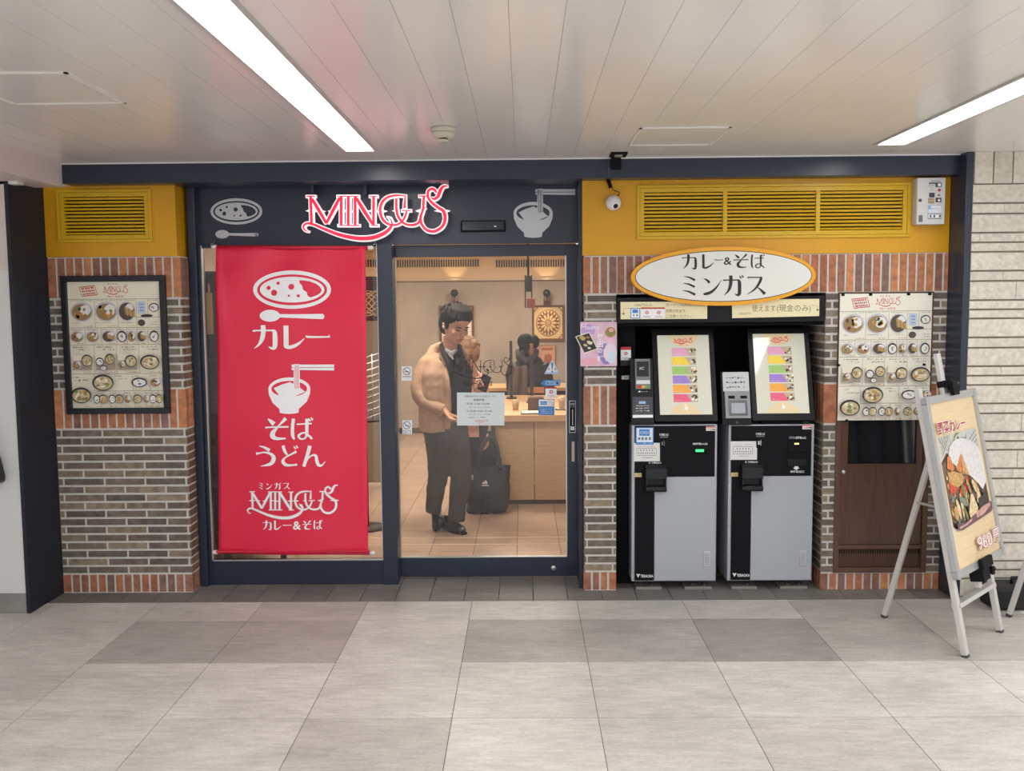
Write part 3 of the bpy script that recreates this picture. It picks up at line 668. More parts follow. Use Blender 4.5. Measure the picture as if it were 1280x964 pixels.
# ------------------------------------------------------------------ food menus
def fm(name, r, g, b): return mat(name, rgb(r, g, b), .5)
BROWN = fm('print curry brown', 158, 126, 84); DKB = fm('print dark brown', 82, 68, 58); RICE = fm('print rice', 232, 232, 230); GREEN = fm('print green', 130, 142, 80)
FRY = fm('print fried gold', 196, 160, 96); BOWLB = fm('print black bowl', 48, 46, 52); BROTH = fm('print broth', 198, 182, 142); DISH = fm('print pale dish', 198, 200, 212); UDON = fm('print noodle', 222, 210, 178); REDF = fm('print red', 190, 66, 50); LINE = fm('print thin line', 150, 142, 128); TINY = fm('print small text', 116, 108, 100); TABLE = fm('print table brown', 164, 150, 138); ORNG = fm('print carrot orange', 214, 122, 58); BLUEP = fm('print pale blue', 186, 204, 232)
def dish(k, cx, cy, rx, ry, kind):
    sq = lambda: random.uniform(.85, 1.15)
    if kind == 'curry':
        k.ell(cx, cy, rx, ry, DISH).up().ell(cx, cy+ry*.04, rx*.86, ry*.84, BROWN).up().ell(cx+rx*.3, cy-ry*.15, rx*.5, ry*.55, RICE, 12, jag=.12).up()
        for i in range(9): k.ell(cx+random.uniform(-.6, .45)*rx, cy+random.uniform(-.5, .55)*ry, rx*.15*sq(), ry*.18*sq(), random.choice([FRY, FRY, GREEN, DKB, ORNG, BROWN]), 7, jag=.2)
    elif kind == 'katsu':
        k.ell(cx, cy, rx, ry, DISH).up().ell(cx, cy, rx*.9, ry*.88, DKB).up().ell(cx+rx*.3, cy-ry*.3, rx*.5, ry*.45, RICE, 12, jag=.1).up()
        for i in range(6):
            x = cx-rx*.3+i*rx*.2; k.poly([(x, cy-ry*.5+i*ry*.1), (x+rx*.16, cy-ry*.6+i*ry*.1), (x+rx*.3, cy+ry*.3+i*ry*.05), (x+rx*.12, cy+ry*.4+i*ry*.05)], FRY if i % 2 else BROWN)
    elif kind == 'noodle':
        k.ell(cx, cy, rx, ry, BOWLB).up().ell(cx+rx*.03, cy+ry*.06, rx*.86, ry*.82, BROTH).up()
        for i in range(7):
            a = random.uniform(-.6, .6); k.stroke([(cx-rx*.6, cy+ry*a), (cx, cy+ry*(a+random.uniform(-.3, .3))*.9), (cx+rx*.6, cy+ry*a*.8)], [rx*.06]*3, UDON, n=4)
        k.up()
        for i in range(13): k.ell(cx+random.uniform(-.55, .55)*rx, cy+random.uniform(-.5, .5)*ry, rx*.19*sq(), ry*.22*sq(), random.choice([FRY, FRY, UDON, UDON, GREEN, BROWN, CREAM]), 7, jag=.2); k.k += .03
    elif kind == 'rice':
        k.ell(cx, cy, rx, ry, BOWLB).up().ell(cx, cy+ry*.05, rx*.82, ry*.78, RICE, 14, jag=.06).up()
        for i in range(4): k.ell(cx+random.uniform(-.4, .4)*rx, cy+random.uniform(-.4, .4)*ry, rx*.15, ry*.15, random.choice([DKB, GREEN, FRY, DISH]), 7, jag=.2)
    k.up()
def squig(k, x0, y0, x1, h, m, n=None):   # a line of print too small to read
    n = n or max(3, int((x1-x0)/(h*1.15))); w_ = (x1-x0)/n
    for i in range(n):
        if random.random() < .12: continue
        a = x0+i*w_
        for q in range(2):
            p = [(a+random.uniform(.05, .8)*w_, y0+random.uniform(0, .9)*h), (a+random.uniform(.1, .85)*w_, y0+random.uniform(0, 1)*h)]
            k.stroke(p, [h*.16]*2, m, smooth=False)
        k.rect(a+.1*w_, y0+h*random.uniform(.1, .8), a+.85*w_, y0+h*random.uniform(.1, .8)+h*.14, m)
def menu(f):
    k = Ink(f, 1); L = lambda a, b, c, d: k.stroke([(a, b), (c, d)], [.0035, .0035], LINE, smooth=False)
    asp = 492/695
    # stamp
    ca, sa = math.cos(-.17), math.sin(-.17); R_ = lambda x, y: (.225+(x*ca-y*sa)*.085, .072+(x*sa+y*ca)*.036)
    for p in ([(-1, -1), (1, -1)], [(1, -1), (1, 1)], [(1, 1), (-1, 1)], [(-1, 1), (-1, -1)]): k.stroke([R_(*q) for q in p], [.006, .006], RED, smooth=False)
    for v in (-.62, 0, .6):
        for i in range(7): k.stroke([R_(-.75+i*.24, v-.2), R_(-.75+i*.24+random.uniform(-.05, .15), v+.22)], [.008, .008], RED, smooth=False); k.stroke([R_(-.85+i*.24, v+random.uniform(-.15, .15)), R_(-.62+i*.24, v+random.uniform(-.15, .15))], [.004, .004], RED, smooth=False)
    logo(k, lambda a, b: (.385+(a-75)*.275/2110, .022+(b-70)*.083/810), RED, .00011, grow=4, spurs=False)
    for i, ch in enumerate('ミンガス'): k.kana(ch, .43+i*.03, .014, .45+i*.03, .026, RED, fat=1.3)
    for i, ch in enumerate('カレー'): k.kana(ch, .43+i*.028, .108, .452+i*.028, .124, RED, fat=1.2)
    for i, ch in enumerate('そば'): k.kana(ch, .545+i*.032, .108, .57+i*.032, .124, RED, fat=1.2)
    k.text('&', .517, .109, .54, .124, RED); k.up()
    L(0, .137, 1, .137); L(0, .362, 1, .362); L(0, .497, 1, .497); L(0, .728, 1, .728); L(.245, .865, 1, .865)
    for u in (.285, .535, .735): L(u, .137, u, .362)
    L(.86, .137, .86, .28); L(.735, .28, 1, .28)
    for u in (.17, .345, .515, .625, .735, .85): L(u, .362, u, .497)
    for u in (.26, .5, .745): L(u, .497, u, .728)
    for u in (.245, .665, .85): L(u, .728, u, .865)
    for u in (.41, .57, .68, .8, .87, .94): L(u, .865, u, 1)
    k.up()
    for cx, kd in ((.145, 'curry'), (.41, 'curry'), (.635, 'katsu')): dish(k, cx, .235, .125 if cx < .6 else .095, .078, kd)
    k.rect(.755, .158, .835, .25, BLUEP).up(); [k.rect(.775, .175+i*.025, .815, .183+i*.025, mat('print blue', rgb(120, 144, 190), .5)) for i in range(3)]
    dish(k, .93, .205, .055, .035, 'rice'); k.ell(.85, .27, .065, .012, BOWLB).up().ell(.805, .32, .055, .033, RICE).up().ell(.79, .325, .04, .026, DKB).up()
    for a, b in ((.03, .27), (.30, .52), (.55, .72), (.87, .98)): squig(k, a, .143, b, .009, TINY)
    for a, b, c in ((.04, .32, .12), (.3, .318, .46), (.55, .318, .7), (.17, .345, .27), (.43, .345, .52), (.64, .345, .72), (.9, .315, .98), (.89, .335, .98)): squig(k, a, b, c, .009, RED if b > .34 else TINY)
    for cx, kd in ((.085, 'curry'), (.255, 'curry'), (.43, 'katsu'), (.575, 'rice'), (.68, 'curry'), (.79, 'katsu'), (.925, 'rice')):
        rx = .068 if cx < .5 else .047; dish(k, cx, .432, rx*1.08, .045, kd); squig(k, cx-rx, .372, cx+rx*.9, .009, TINY); squig(k, cx, .482, cx+rx, .009, RED)
    for u0 in (.02, .28, .52, .765):
        squig(k, u0+.02, .508, u0+.19, .013, TINY); squig(k, u0+.07, .528, u0+.21, .015, TINY); squig(k, u0+.1, .71, u0+.21, .01, RED)
    for u0 in (.03, .285, .525):
        k.rect(u0, .60, u0+.205, .695, TABLE).up(); k.rect(u0, .57, u0+.205, .62, CREAM).up()
    dish(k, .075, .655, .052, .038, 'curry'); dish(k, .19, .62, .06, .048, 'noodle'); dish(k, .33, .63, .045, .034, 'rice'); dish(k, .44, .61, .055, .042, 'noodle'); dish(k, .37, .68, .035, .02, 'rice')
    dish(k, .565, .655, .045, .035, 'curry'); dish(k, .67, .625, .065, .048, 'noodle'); k.up(); dish(k, .875, .635, .105, .058, 'noodle')
    squig(k, .03, .745, .1, .013, TINY); squig(k, .05, .768, .21, .018, TINY); dish(k, .115, .895, .11, .063, 'noodle'); dish(k, .36, .795, .115, .065, 'noodle')
    squig(k, .49, .738, .57, .012, TINY); squig(k, .53, .76, .63, .011, TINY); dish(k, .755, .795, .085, .038, 'rice'); dish(k, .93, .795, .065, .037, 'curry'); squig(k, .7, .738, .76, .01, TINY); squig(k, .88, .738, .95, .01, TINY)
    for cx, kd in ((.29, 'rice'), (.36, 'noodle'), (.46, 'rice'), (.535, 'noodle'), (.625, 'curry'), (.735, 'noodle'), (.83, 'curry'), (.905, 'rice'), (.97, 'noodle')): dish(k, cx, .925, .047 if cx in (.36, .535, .735) else .038, .036, kd)
    for a in (.28, .43, .59, .7, .82, .9): squig(k, a, .875, a+.08, .008, TINY); squig(k, a+.02, .978, a+.08, .009, RED)
    squig(k, .15, .975, .22, .01, RED)
    return k
q = rc(79, 344.6, 209, 517.4, -.022)
t = thing('framed_menu', ((q[0]+q[1])/2, 0, q[2]), 'black framed menu with food photos on the left brick pier', 'menu')
f = MB(); w_ = .034
for a in ((q[0], q[1], q[2], q[2]+w_), (q[0], q[1], q[3]-w_, q[3]), (q[0], q[0]+w_, q[2]+w_, q[3]-w_), (q[1]-w_, q[1], q[2]+w_, q[3]-w_)): f.box(a[0], a[1], -.026, .002, a[2], a[3])
f.build('frame', mat('black frame', rgb(22, 25, 34), .4), t, bevel=.003)
a = (q[0]+w_, q[1]-w_, q[2]+w_, q[3]-w_)
MB().box(a[0], a[1], -.010, .002, a[2], a[3]).build('paper', CREAM, t)
menu(inrect((a[0], -.010, a[3]), (a[1]-a[0], 0, 0), (0, 0, a[2]-a[3]), (0, -1, 0), .0003)).build('print', t)
p0, p1 = px(1050.5, 367.5, -.02), px(1161.8, 525, -.02)
q = (p0.x, px(1166, 367.5, -.02).x, p1.z, p0.z)
t = thing('menu_poster', ((q[0]+q[1])/2, -.012, q[2]), 'unframed menu poster with food photos clipped over the top of the brown door', 'menu')
MB().box(q[0], q[1], -.016, -.0125, q[2], q[3]).build('paper', mat('poster paper', rgb(238, 236, 222), .5), t)
menu(inrect((q[0], -.016, q[3]), (q[1]-q[0], 0, 0), (0, 0, q[2]-q[3]), (0, -1, 0), .0003)).build('print', t)
for u in (.03, .33, .74, .97):
    x = q[0]+u*(q[1]-q[0]); MB().box(x-.009, x+.009, -.021, .001, q[3]-.012, q[3]+.004).build('clip', BLACKM, t, bevel=.001)
for u, v in ((0, .56), (.93, .56), (.1, 1), (.92, 1)):
    x = q[0]+u*(q[1]-q[0]); z = q[3]+v*(q[2]-q[3]); MB().box(x-.008, x+.008, -.021, -.004, z-.006, z+.006).build('clip', BLACKM, t, bevel=.001)
# ------------------------------------------------------------------ brown door in the right pier
DOORW = mat('brown wood veneer', rgb(84, 58, 46), .4, noise_amt=.28, noise_scale=14, stretch=(4, 4, .5))
DOORF = mat('brown door frame', rgb(92, 64, 50), .45, noise_amt=.12, noise_scale=10, stretch=(3, 3, .5))
q = (XD0, XD1, ZD0, ZB[1])
t = thing('door_2', ((q[0]+q[1])/2, 0, q[2]), None, None); tag(t, kind='structure')
f = MB(); 
for a in ((q[0], q[0]+.030, q[2], q[3]), (q[1]-.030, q[1], q[2], q[3]), (q[0]+.03, q[1]-.03, q[2], q[2]+.03), (q[0]+.03, q[1]-.03, q[3]-.02, q[3])): f.box(a[0], a[1], -.004, .12, a[2], a[3])
zk = px(1100, 684, 0).z; f.box(q[0]+.03, q[1]-.03, -.002, .05, zk-.012, zk+.012); f.build('door_frame', DOORF, t, kind='structure', bevel=.002)
wz = px(1100, 580, .01).z; wx0, wx1 = px(1060, 555, .01).x, px(1146, 555, .01).x; wt = q[3]-.1
f = MB()
for a in ((q[0]+.033, wx0, zk+.014, q[3]-.02), (wx1, q[1]-.033, zk+.014, q[3]-.02), (wx0, wx1, zk+.014, wz), (wx0, wx1, wt, q[3]-.02)): f.box(a[0], a[1], .010, .05, a[2], a[3])
f.box(wx0-.004, wx1+.004, .004, .012, wz-.006, wz)
f.build('door_leaf', DOORW, t, kind='structure', bevel=.001)
MB().box(wx0, wx1, .026, .034, wz, wt).build('door_window', mat('dark window glass', rgb(14, 18, 28), .05, spec=.6), t, kind='structure')
f = MB(); f.box(q[0]+.03, q[1]-.03, .03, .05, q[2]+.03, zk-.012, 1)
for i in range(34):
    x = q[0]+.035+i*(q[1]-q[0]-.07)/34; f.box(x, x+.006, .022, .03, q[2]+.03, zk-.012, 0)
for i in range(8):
    z = q[2]+.034+i*(zk-.046-q[2]-.03)/8; f.box(q[0]+.03, q[1]-.03, .02, .028, z, z+.006, 0)
f.build('kick_grille', [DOORF, BLACKM], t, kind='structure')
c = px(1054, 590, .01); MB().lathe([(.011, 0), (.011, .006), (.008, .009)], c, 'y', 16).build('door_lock', SILVER, t, label='round steel lock')

# ------------------------------------------------------------------ stickers and papers on the sliding door glass
YG = YD+.017
def sticker(name, quad, draw, label, cat, Y=YG, base=WHITEP, group=None, depth=.0012):
    P = [px(x, y, Y-depth) for x, y in quad]; t = thing(name, (sum(p.x for p in P)/len(P), Y-depth/2, min(p.z for p in P)), label, cat, group)
    MB().prism(P, (0, depth-.0002, 0)).build('sheet', base, t)
    if draw:
        k = Ink(onplane(Y-depth, .0003)); draw(k); k.build('print', t)
    return t
SKY = mat('sticker blue', rgb(58, 132, 208), .45); SKYL = mat('sticker pale blue', rgb(150, 196, 236), .45); GRYP = mat('print grey', rgb(110, 112, 124), .5); DKBL = mat('print navy', rgb(40, 62, 110), .5)
def nosmoke(y, txt):
    def d(k):
        k.ring(508.5, y+6.2, 4.9, 4.9, 4.1, 4.1, GRYP).stroke([(505.2, y+3), (511.8, y+9.4)], [.9, .9], GRYP, smooth=False).rect(505.8, y+6.2, 511, y+7.2, GRYP)
        for i, s_ in enumerate(txt): k.text(s_, 503.2, y+12+i*3, 513.6, y+14.3+i*3, DKBL)
    return d
sticker('no_smoking_sign', [(502, 458), (514.6, 458), (514.6, 476), (502, 476)], nosmoke(458, ['店内禁煙']), 'small white no smoking sticker on the door glass left of the coat sleeve', 'sticker')
sticker('no_smoking_sign', [(503, 525.5), (515, 525.5), (515, 543), (503, 543)], nosmoke(525.5, ['店内', '禁煙です']), 'small white no smoking sticker on the door glass at knee height, the lower of two', 'sticker')
def d(k):
    k.poly([(690.2, 453), (682.8, 466), (697.8, 466)], WHITEP).up().stroke([(690.2, 453.6), (690.2, 462)], [2.6, 1.2], SKY, smooth=False).ell(690.2, 464.6, 1.3, 1.1, SKY, 12).rect(681.6, 465.6, 699, 466.8, SKYL)
    k.rect(685.4, 460, 687.4, 463, mat('print pink grey', rgb(196, 170, 180), .5)).rect(693, 460, 695, 463, mat('print pink grey', rgb(196, 170, 180), .5))
sticker('warning_sticker', [(690.2, 449.5), (700.3, 467.6), (680.2, 467.6)], d, 'white triangular warning sticker with blue exclamation mark on the door glass', 'sticker', base=mat('sticker edge', rgb(214, 226, 238), .5))
def d(k):
    k.rect(682, 476.3, 699.4, 481.4, SKYL).up().rect(683.4, 477.5, 685.6, 480.4, GRYP).rect(695.2, 477.3, 698, 480.6, DKBL).text('自動ドア', 687.2, 477.8, 694, 480.2, DKBL)
sticker('arrow_sticker', [(675.8, 479.4), (679.8, 475.2), (700.2, 475.2), (700.2, 482.6), (679.8, 482.6)], d, 'pale blue arrow shaped sticker under the warning triangle on the glass', 'sticker', base=SKY)
def paylogo(k, cx, cy, s):
    k.stroke([(cx-s*.5, cy+s*.6), (cx-s*.1, cy-s*.5), (cx+s*.5, cy-s*.4), (cx+s*.4, cy+s*.15), (cx-s*.2, cy+s*.2)], [s*.22]*5, RED); k.ring(cx, cy, s*.85, s*.8, s*.62, s*.58, RED, 24)
def d(k):
    k.rect(681.8, 484, 695.8, 485.8, RED); paylogo(k, 689, 490, 2.9); k.text('PayPay', 685, 494, 693.6, 496.6, GRYP)
sticker('payment_sticker', [(681.8, 484), (695.8, 484), (695.8, 497.6), (681.8, 497.6)], d, 'white payment sticker with red top band and red emblem on the door glass', 'sticker')
def d(k):
    k.rect(673.6, 499.6, 692.4, 508, WHITEP).up().rect(675.4, 501.6, 683.8, 506.2, SKY).up().text('ICOCA', 676.2, 503, 683, 505, WHITEP)
    for i in range(3): squig(k, 685.6, 501+i*2.2, 691.6, 1.3, DKBL, 4)
    for i in range(4): squig(k, 675, 509.4+i*2.2, 691, 1.2, WHITEP, 9)
sticker('card_sticker', [(673, 499), (693, 499), (693, 519), (673, 519)], d, 'square blue and white transit card sticker low on the door glass', 'sticker', base=SKY)
def d(k):
    k.text('営業時間を次のとおり変更いたします。', 581, 494.2, 621, 496.6, INK); k.text('営業時間', 592, 498.5, 605, 501.4, INK, bold=.01)
    k.text('平日 7:30~22:00', 583, 503.6, 612, 506.2, INK, bold=.01); k.text('(オーダーストップ21:30)', 586.5, 508.2, 613, 510.6, INK)
    k.text('土日祝 8:00~21:00', 583, 512.6, 615, 515.2, INK, bold=.01); k.text('(オーダーストップ20:30)', 586.5, 517, 613, 519.4, INK); squig(k, 583, 521, 608, 2, INK, 10)
    logo(k, lambda a, b: (593.4+(a-75)*17/2110, 524+(b-70)*4.6/810), RED, .0075, spurs=False); squig(k, 596, 529.4, 609, 1.4, RED, 7)
sticker('opening_hours_notice', [(571.2, 490.8), (630.8, 490.8), (630.4, 532), (571.2, 532)], d, 'white opening hours notice taped on the sliding door glass', 'notice', base=mat('notice paper', rgb(216, 226, 228), .5))
LOGK = mat('dark glass lettering', rgb(40, 28, 22), .5)
k = Ink(onplane(YG, .0004)); logo(k, lambda a, b: (566.7+(a-208)*.0382, 450.9+(b-232)*.037), LOGK, .038, thin=.62)
for i, ch in enumerate('ミンガス'): k.kana(ch, 571+i*7.6, 443.6, 575.6+i*7.6, 447.8, LOGK, fat=1.1)
for ch, a, b in (('カ', 577.5, 583.5), ('レ', 584.5, 590), ('ー', 590.5, 597), ('そ', 604, 609.5), ('ば', 610, 615.6)): k.kana(ch, a, 476.4, b, 482.6, LOGK, fat=1)
k.text('&', 597.8, 476.8, 603.4, 482.4, LOGK)
tag(k.build('glass_logo'), 'dark swash lettering stuck on the sliding door glass', 'lettering')

# ------------------------------------------------------------------ things on the piers and fascia
PINK = mat('magazine pink', rgb(226, 190, 214), .35, noise_amt=.15, noise_scale=18); PURP = mat('magazine purple', rgb(150, 128, 190), .35)
def d(k):
    k.ell(758, 442, 11, 13, PURP, 20, jag=.1).ell(735, 412, 9, 7, mat('magazine lilac', rgb(190, 160, 214), .35), 16, jag=.2).up()
    k.ell(763, 441, 8.5, 12, mat('magazine pale', rgb(232, 214, 230), .35), 20, jag=.08).up().ell(764, 447, 5, 8, mat('magazine cool', rgb(206, 220, 240), .35), 16).ell(738, 452, 11, 4, mat('magazine salmon', rgb(232, 170, 186), .35), 14, jag=.2).up()
    k.text('Meets', 726.5, 406.5, 749, 412, mat('magazine white', rgb(244, 240, 244), .4)); k.ell(763, 415.4, 7, 6.6, FRY).up().ell(763, 415.4, 6, 5.6, BROWN).up().ell(762, 417.4, 4.5, 2.2, GREEN, 12).ell(764, 413, 3, 2.4, mat('magazine salmon', rgb(232, 170, 186), .35), 10).up()
    for i, ch in enumerate('梅田の麺'): k.text(ch, 746.4 if ch != 'の' else 747.2, 417+i*9.2, 753.8 if ch != 'の' else 752.8, 425+i*9.2-(2 if ch == 'の' else 0), mat('magazine white', rgb(244, 240, 244), .4), bold=.03)
sticker('magazine_cover_poster', [(725.3, 402.6), (771, 402.4), (771.2, 457.6), (725.6, 458)], d, 'pink magazine cover poster on the narrow brick pier beside the machines', 'poster', Y=-.0015, base=PINK)
def d(k):
    A_ = lambda u, v: (719+u*17.5+v*11, 420.8-u*5.8+v*21.6)
    k.poly([A_(.06, .05), A_(.95, .05), A_(.95, .95), A_(.06, .95)], BOWLB).up()
    for u, v, rx, ry, m_ in ((.4, .2, 4.2, 2.6, FRY), (.7, .55, 3.8, 2.4, UDON), (.35, .6, 3, 1.6, BROTH), (.75, .25, 2.2, 1.4, BROWN), (.5, .8, 2, 1.2, CREAM)): k.ell(*A_(u, v), rx, ry, m_, 9, a=.3, jag=.2)
sticker('food_card', [(719, 420.8), (736.5, 415), (747.4, 436.4), (730, 442.4)], d, 'small tilted food photo card fixed over the pink magazine poster', 'card', Y=-.005, base=CREAM)
CP = mat('cream plate', rgb(238, 230, 190), .45); BLB = mat('icon blue', rgb(70, 140, 220), .45); KH = mat('print khaki', rgb(140, 128, 90), .5)
def d(k):
    k.text('1000円のみ', 793, 379.4, 815, 383.2, KH); k.rect(788, 385.2, 800.2, 398.2, BLB).up().rect(789, 386.2, 799.2, 397.2, WHITEP).up().rect(790.6, 387, 797.6, 391.4, BLB).rect(791.4, 393, 793, 395.4, GRYP).rect(795.4, 393, 797.2, 395.4, GRYP)
    k.rect(801, 385.2, 831, 398.2, WHITEP).up().rect(801, 384.4, 831, 386.2, RED)
    for cx in (808.6, 823.4): paylogo(k, cx, 390.8, 2.7); k.text('PayPay', cx-4, 394.8, cx+4.4, 397.4, GRYP)
    k.text('カードご利用時の釣銭は', 832.4, 379.2, 882.5, 383.4, KH).text('出来かねます。', 832.4, 386.6, 858.4, 390.8, KH).text('ご注意ください。', 832.4, 393, 864, 397.2, KH)
    k.stroke([(788, 385.3), (779.6, 385.6), (779.4, 392.6)], [.6]*3, FRY, smooth=False).poly([(777.9, 391.6), (780.9, 391.6), (779.4, 394)], INK)
sticker('payment_notice_plate', [(775.6, 377.6), (884, 377), (884, 398.6), (775.8, 399.2)], d, 'long cream notice plate with blue and red payment icons above the left machine', 'sign', Y=-.027, base=CP, depth=.004)
def d(k):
    k.text('使えます', 940, 381.2, 969.5, 389.6, KH, bold=.004).text('(現金のみ)', 971, 380.6, 1013.5, 391, KH, bold=.004).text('5000円', 923.5, 390.6, 938, 393.6, KH)
    k.stroke([(1014.6, 382), (1021.6, 382), (1022, 388)], [.6]*3, FRY, smooth=False).poly([(1020.4, 386.6), (1023.4, 386.6), (1022, 389.4)], INK)
sticker('cash_notice_plate', [(915, 374.6), (1024.2, 373.6), (1024, 395.2), (915.2, 397.8)], d, 'long cream plate about paying in cash above the right machine', 'sign', Y=-.027, base=CP, depth=.004)
# dark bay behind the ticket machines
q = rc(771.5, 371, 1031, 403, -.02)
MB().box(q[0], q[1], -.022, .02, q[2], q[3]).build('trim_machine_fascia', [mat('black fascia', rgb(16, 18, 26), .5, spec=.25)], kind='structure', bevel=.003)
BAY = mat('black bay lining', rgb(12, 13, 18), .7, spec=.15)
m = MB(); m.box(.843, XJ+.01, .48, .55, 0, 1.95); m.box(.838, .846, .02, .5, 0, 1.75); m.box(.843, XJ+.006, .02, .5, q[2]-.02, q[2]); m.build('wall_machine_bay', [BAY], kind='structure')
MB().box(.846, px(793, 600, .16).x, .14, .18, 0, q[2]-.02).build('wall_bay_panel', [BAY], kind='structure')
def d(k):
    k.rect(776, 434, 788.8, 437.4, RED); paylogo(k, 782.4, 442, 2.6); k.text('PayPay', 778, 446.6, 787, 449.4, GRYP)
t = thing('payment_card_stand', px(783.5, 457.5, .10), 'small white and red payment card in a black holder left of the left machine', 'sign')
a = rc(776, 434, 788.8, 451, .10); MB().box(a[0], a[1], .10, .112, a[2], a[3]).build('card', WHITEP, t); k = Ink(onplane(.10)); d(k); k.build('print', t)
b = rc(775.4, 450.6, 788.6, 457.6, .09); MB().box(b[0], b[1], .088, .14, b[2], b[3]).box(b[0], b[1], .112, .14, b[3], a[3]).build('holder', BLACK, t, bevel=.002)
a = rc(777, 469.6, 788.4, 474.6, .12); t = thing('wall_switch', ((a[0]+a[1])/2, .13, a[2]), 'small white switch under the payment card holder', 'switch')
MB().box(a[0], a[1], .122, .14, a[2], a[3]).build('body', WHITE, t, bevel=.003); MB().box(a[0]+.016, a[1]-.016, .117, .123, a[2]+.006, a[3]-.006).build('rocker', mat('switch grey', rgb(180, 180, 180), .4), t, bevel=.001)
# grey electrical cabinet
q = (px(1146.4, 250, -.07).x, px(1181.6, 250, -.07).x, px(1163, 280.5, -.07).z, px(1163, 222, -.07).z)
t = thing('control_box', ((q[0]+q[1])/2, -.03, q[2]), 'pale grey control box with printed stickers at the end of the yellow fascia', 'control box')
EB = mat('pale grey box', rgb(214, 215, 214), .4)
MB().box(q[0], q[1], -.058, .001, q[2], q[3]).build('body', mat('box side', rgb(200, 196, 186), .45), t, bevel=.003); MB().box(q[0]+.001, q[1]-.001, -.07, -.058, q[2]+.001, q[3]-.001).build('door', EB, t, bevel=.002)
k = Ink(onplane(-.07, .0005)); Z8 = lambda X, Y: (1120+X/12.86, 215+Y/12.86)
def r8(a, b, c, d_, m_): k.rect(*Z8(a, b), *Z8(c, d_), m_)
DG = mat('print dark grey', rgb(70, 72, 82), .5)
k.text('自販機専用', *Z8(560, 136), *Z8(715, 160), DG); r8(530, 170, 735, 245, DG); k.up(); r8(535, 192, 632, 330, EB); r8(672, 185, 722, 232, WHITEP); r8(530, 335, 620, 410, DG); r8(635, 415, 730, 488, DG); r8(515, 425, 612, 505, BROWN); k.up()
for i in range(3): squig(k, *Z8(545, 205+i*38), Z8(620, 0)[0], 1.6, DG, 5)
k.ell(*Z8(695, 292), 2, 2, RED, 14).ell(*Z8(690, 372), 1.8, 1.4, BROWN, 10).ell(*Z8(690, 455), 1.6, 1.5, WHITEP, 12)
for y in (440, 470): squig(k, *Z8(525, y), Z8(605, 0)[0], 2, CREAM, 4)
r8(510, 535, 732, 668, SKYL); r8(510, 672, 732, 755, GRYP); k.up(); r8(560, 545, 725, 600, WHITEP); r8(520, 608, 725, 660, WHITEP); r8(518, 682, 724, 742, WHITEP); k.up()
for y in (560, 580, 620, 640): squig(k, *Z8(525, y), Z8(710, 0)[0], 1, DG, 12)
for x in (540, 600, 690): r8(x, 690, x+25, 735, DG)
r8(362, 695, 425, 805, GRYP)
k.build('print', t)
c = px(1150, 250.6, -.07); MB().lathe([(.009, 0), (.009, .004), (.005, .006)], c, 'y', 14).build('lock', mat('dark steel', rgb(96, 98, 100), .4, metal=.6), t)
# dome camera on its cable
c = px(766.6, 253.8, -.035)
t = thing('security_camera', (c.x, c.y, c.z-.044), 'round white security camera on the yellow fascia', 'camera')
MB().ball(c, .044, 24).build('shell', WHITE, t); v = (CAM-c).normalized(); u_ = Vector((1, 0, 0)); w2 = (Vector((.011, -.036, -.022))).normalized()
P = c+w2*.034; MB().ball(P, (.019, .019, .011), 16, M=w2.to_track_quat('Z', 'Y').to_matrix()).build('lens', BLACK, t)
mb = MB(); mb.lathe([(.03, 0), (.03, .02)], c+Vector((0, .036, 0)), 'y', 20); mb.build('base', WHITE, t)
mb = MB(); P = [px(x, y, -.02) for x, y in ((771, 246), (774.5, 241), (768, 238), (765, 234), (763, 229), (760.5, 224))]; mb.tube(catmull(P, 4), .0022, 6)
mb.tube([px(763.5, 235, -.03), px(761, 227, -.03)], .011, 8); mb.tube([px(761, 227, -.03), px(759.8, 221.5, -.06)], .013, 8); mb.build('cable', BLACKM, t)
a = px(759.8, 222, -.06); MB().tube([a, Vector((a.x, -.11, 2.40)), Vector((a.x-.003, -.11, 2.50))], .002, 6).build('wire', mat('grey wire', rgb(90, 92, 100), .5), t)
a = pz(773, 192, ZC); MB().box(a.x-.045, a.x+.045, a.y-.06, a.y+.06, ZC-.012, ZC).box(a.x-.028, a.x+.028, -.125, -.10, 2.44, ZC).build('mount', BLACKM, t, bevel=.003)
MB().box(a.x-.02, a.x+.02, a.y-.03, a.y+.03, ZC-.016, ZC-.012).build('mount_plate', SILVER, t)
# smoke detector
t = thing('smoke_detector', (-.056, -1.035, ZC-.06), 'round cream smoke detector on the ceiling near the lit logo sign', 'smoke detector')
SD = mat('cream plastic', rgb(204, 200, 184), .5)
MB().lathe([(.056, 0), (.056, -.022), (.050, -.024)], (-.056, -1.035, ZC), 'z', 32).build('base', SD, t); MB().lathe([(.054, -.024), (.053, -.040), (.040, -.050)], (-.056, -1.035, ZC), 'z', 32).build('body', SD, t)
mb = MB(); mb.lathe([(.020, -.050), (.020, -.056)], (-.056, -1.035, ZC), 'z', 20); mb.build('vents', BLACKM, t); MB().lathe([(.026, -.056), (.024, -.064)], (-.056, -1.035, ZC), 'z', 24).build('cap', SD, t)
# small sign on the yellow return, beside the header
P = px(230.5, 295, .10); t = thing('door_chime_plate', (-1.70, .1, P.z-.05), 'small pale plate on the side of the yellow box beside the header', 'plate')
MB().box(-1.712, -1.700, .07, .14, P.z-.045, P.z+.045).build('body', WHITE, t, bevel=.002); MB().box(-1.702, -1.698, .085, .125, P.z-.03, P.z+.03).build('insert', GRYP, t)
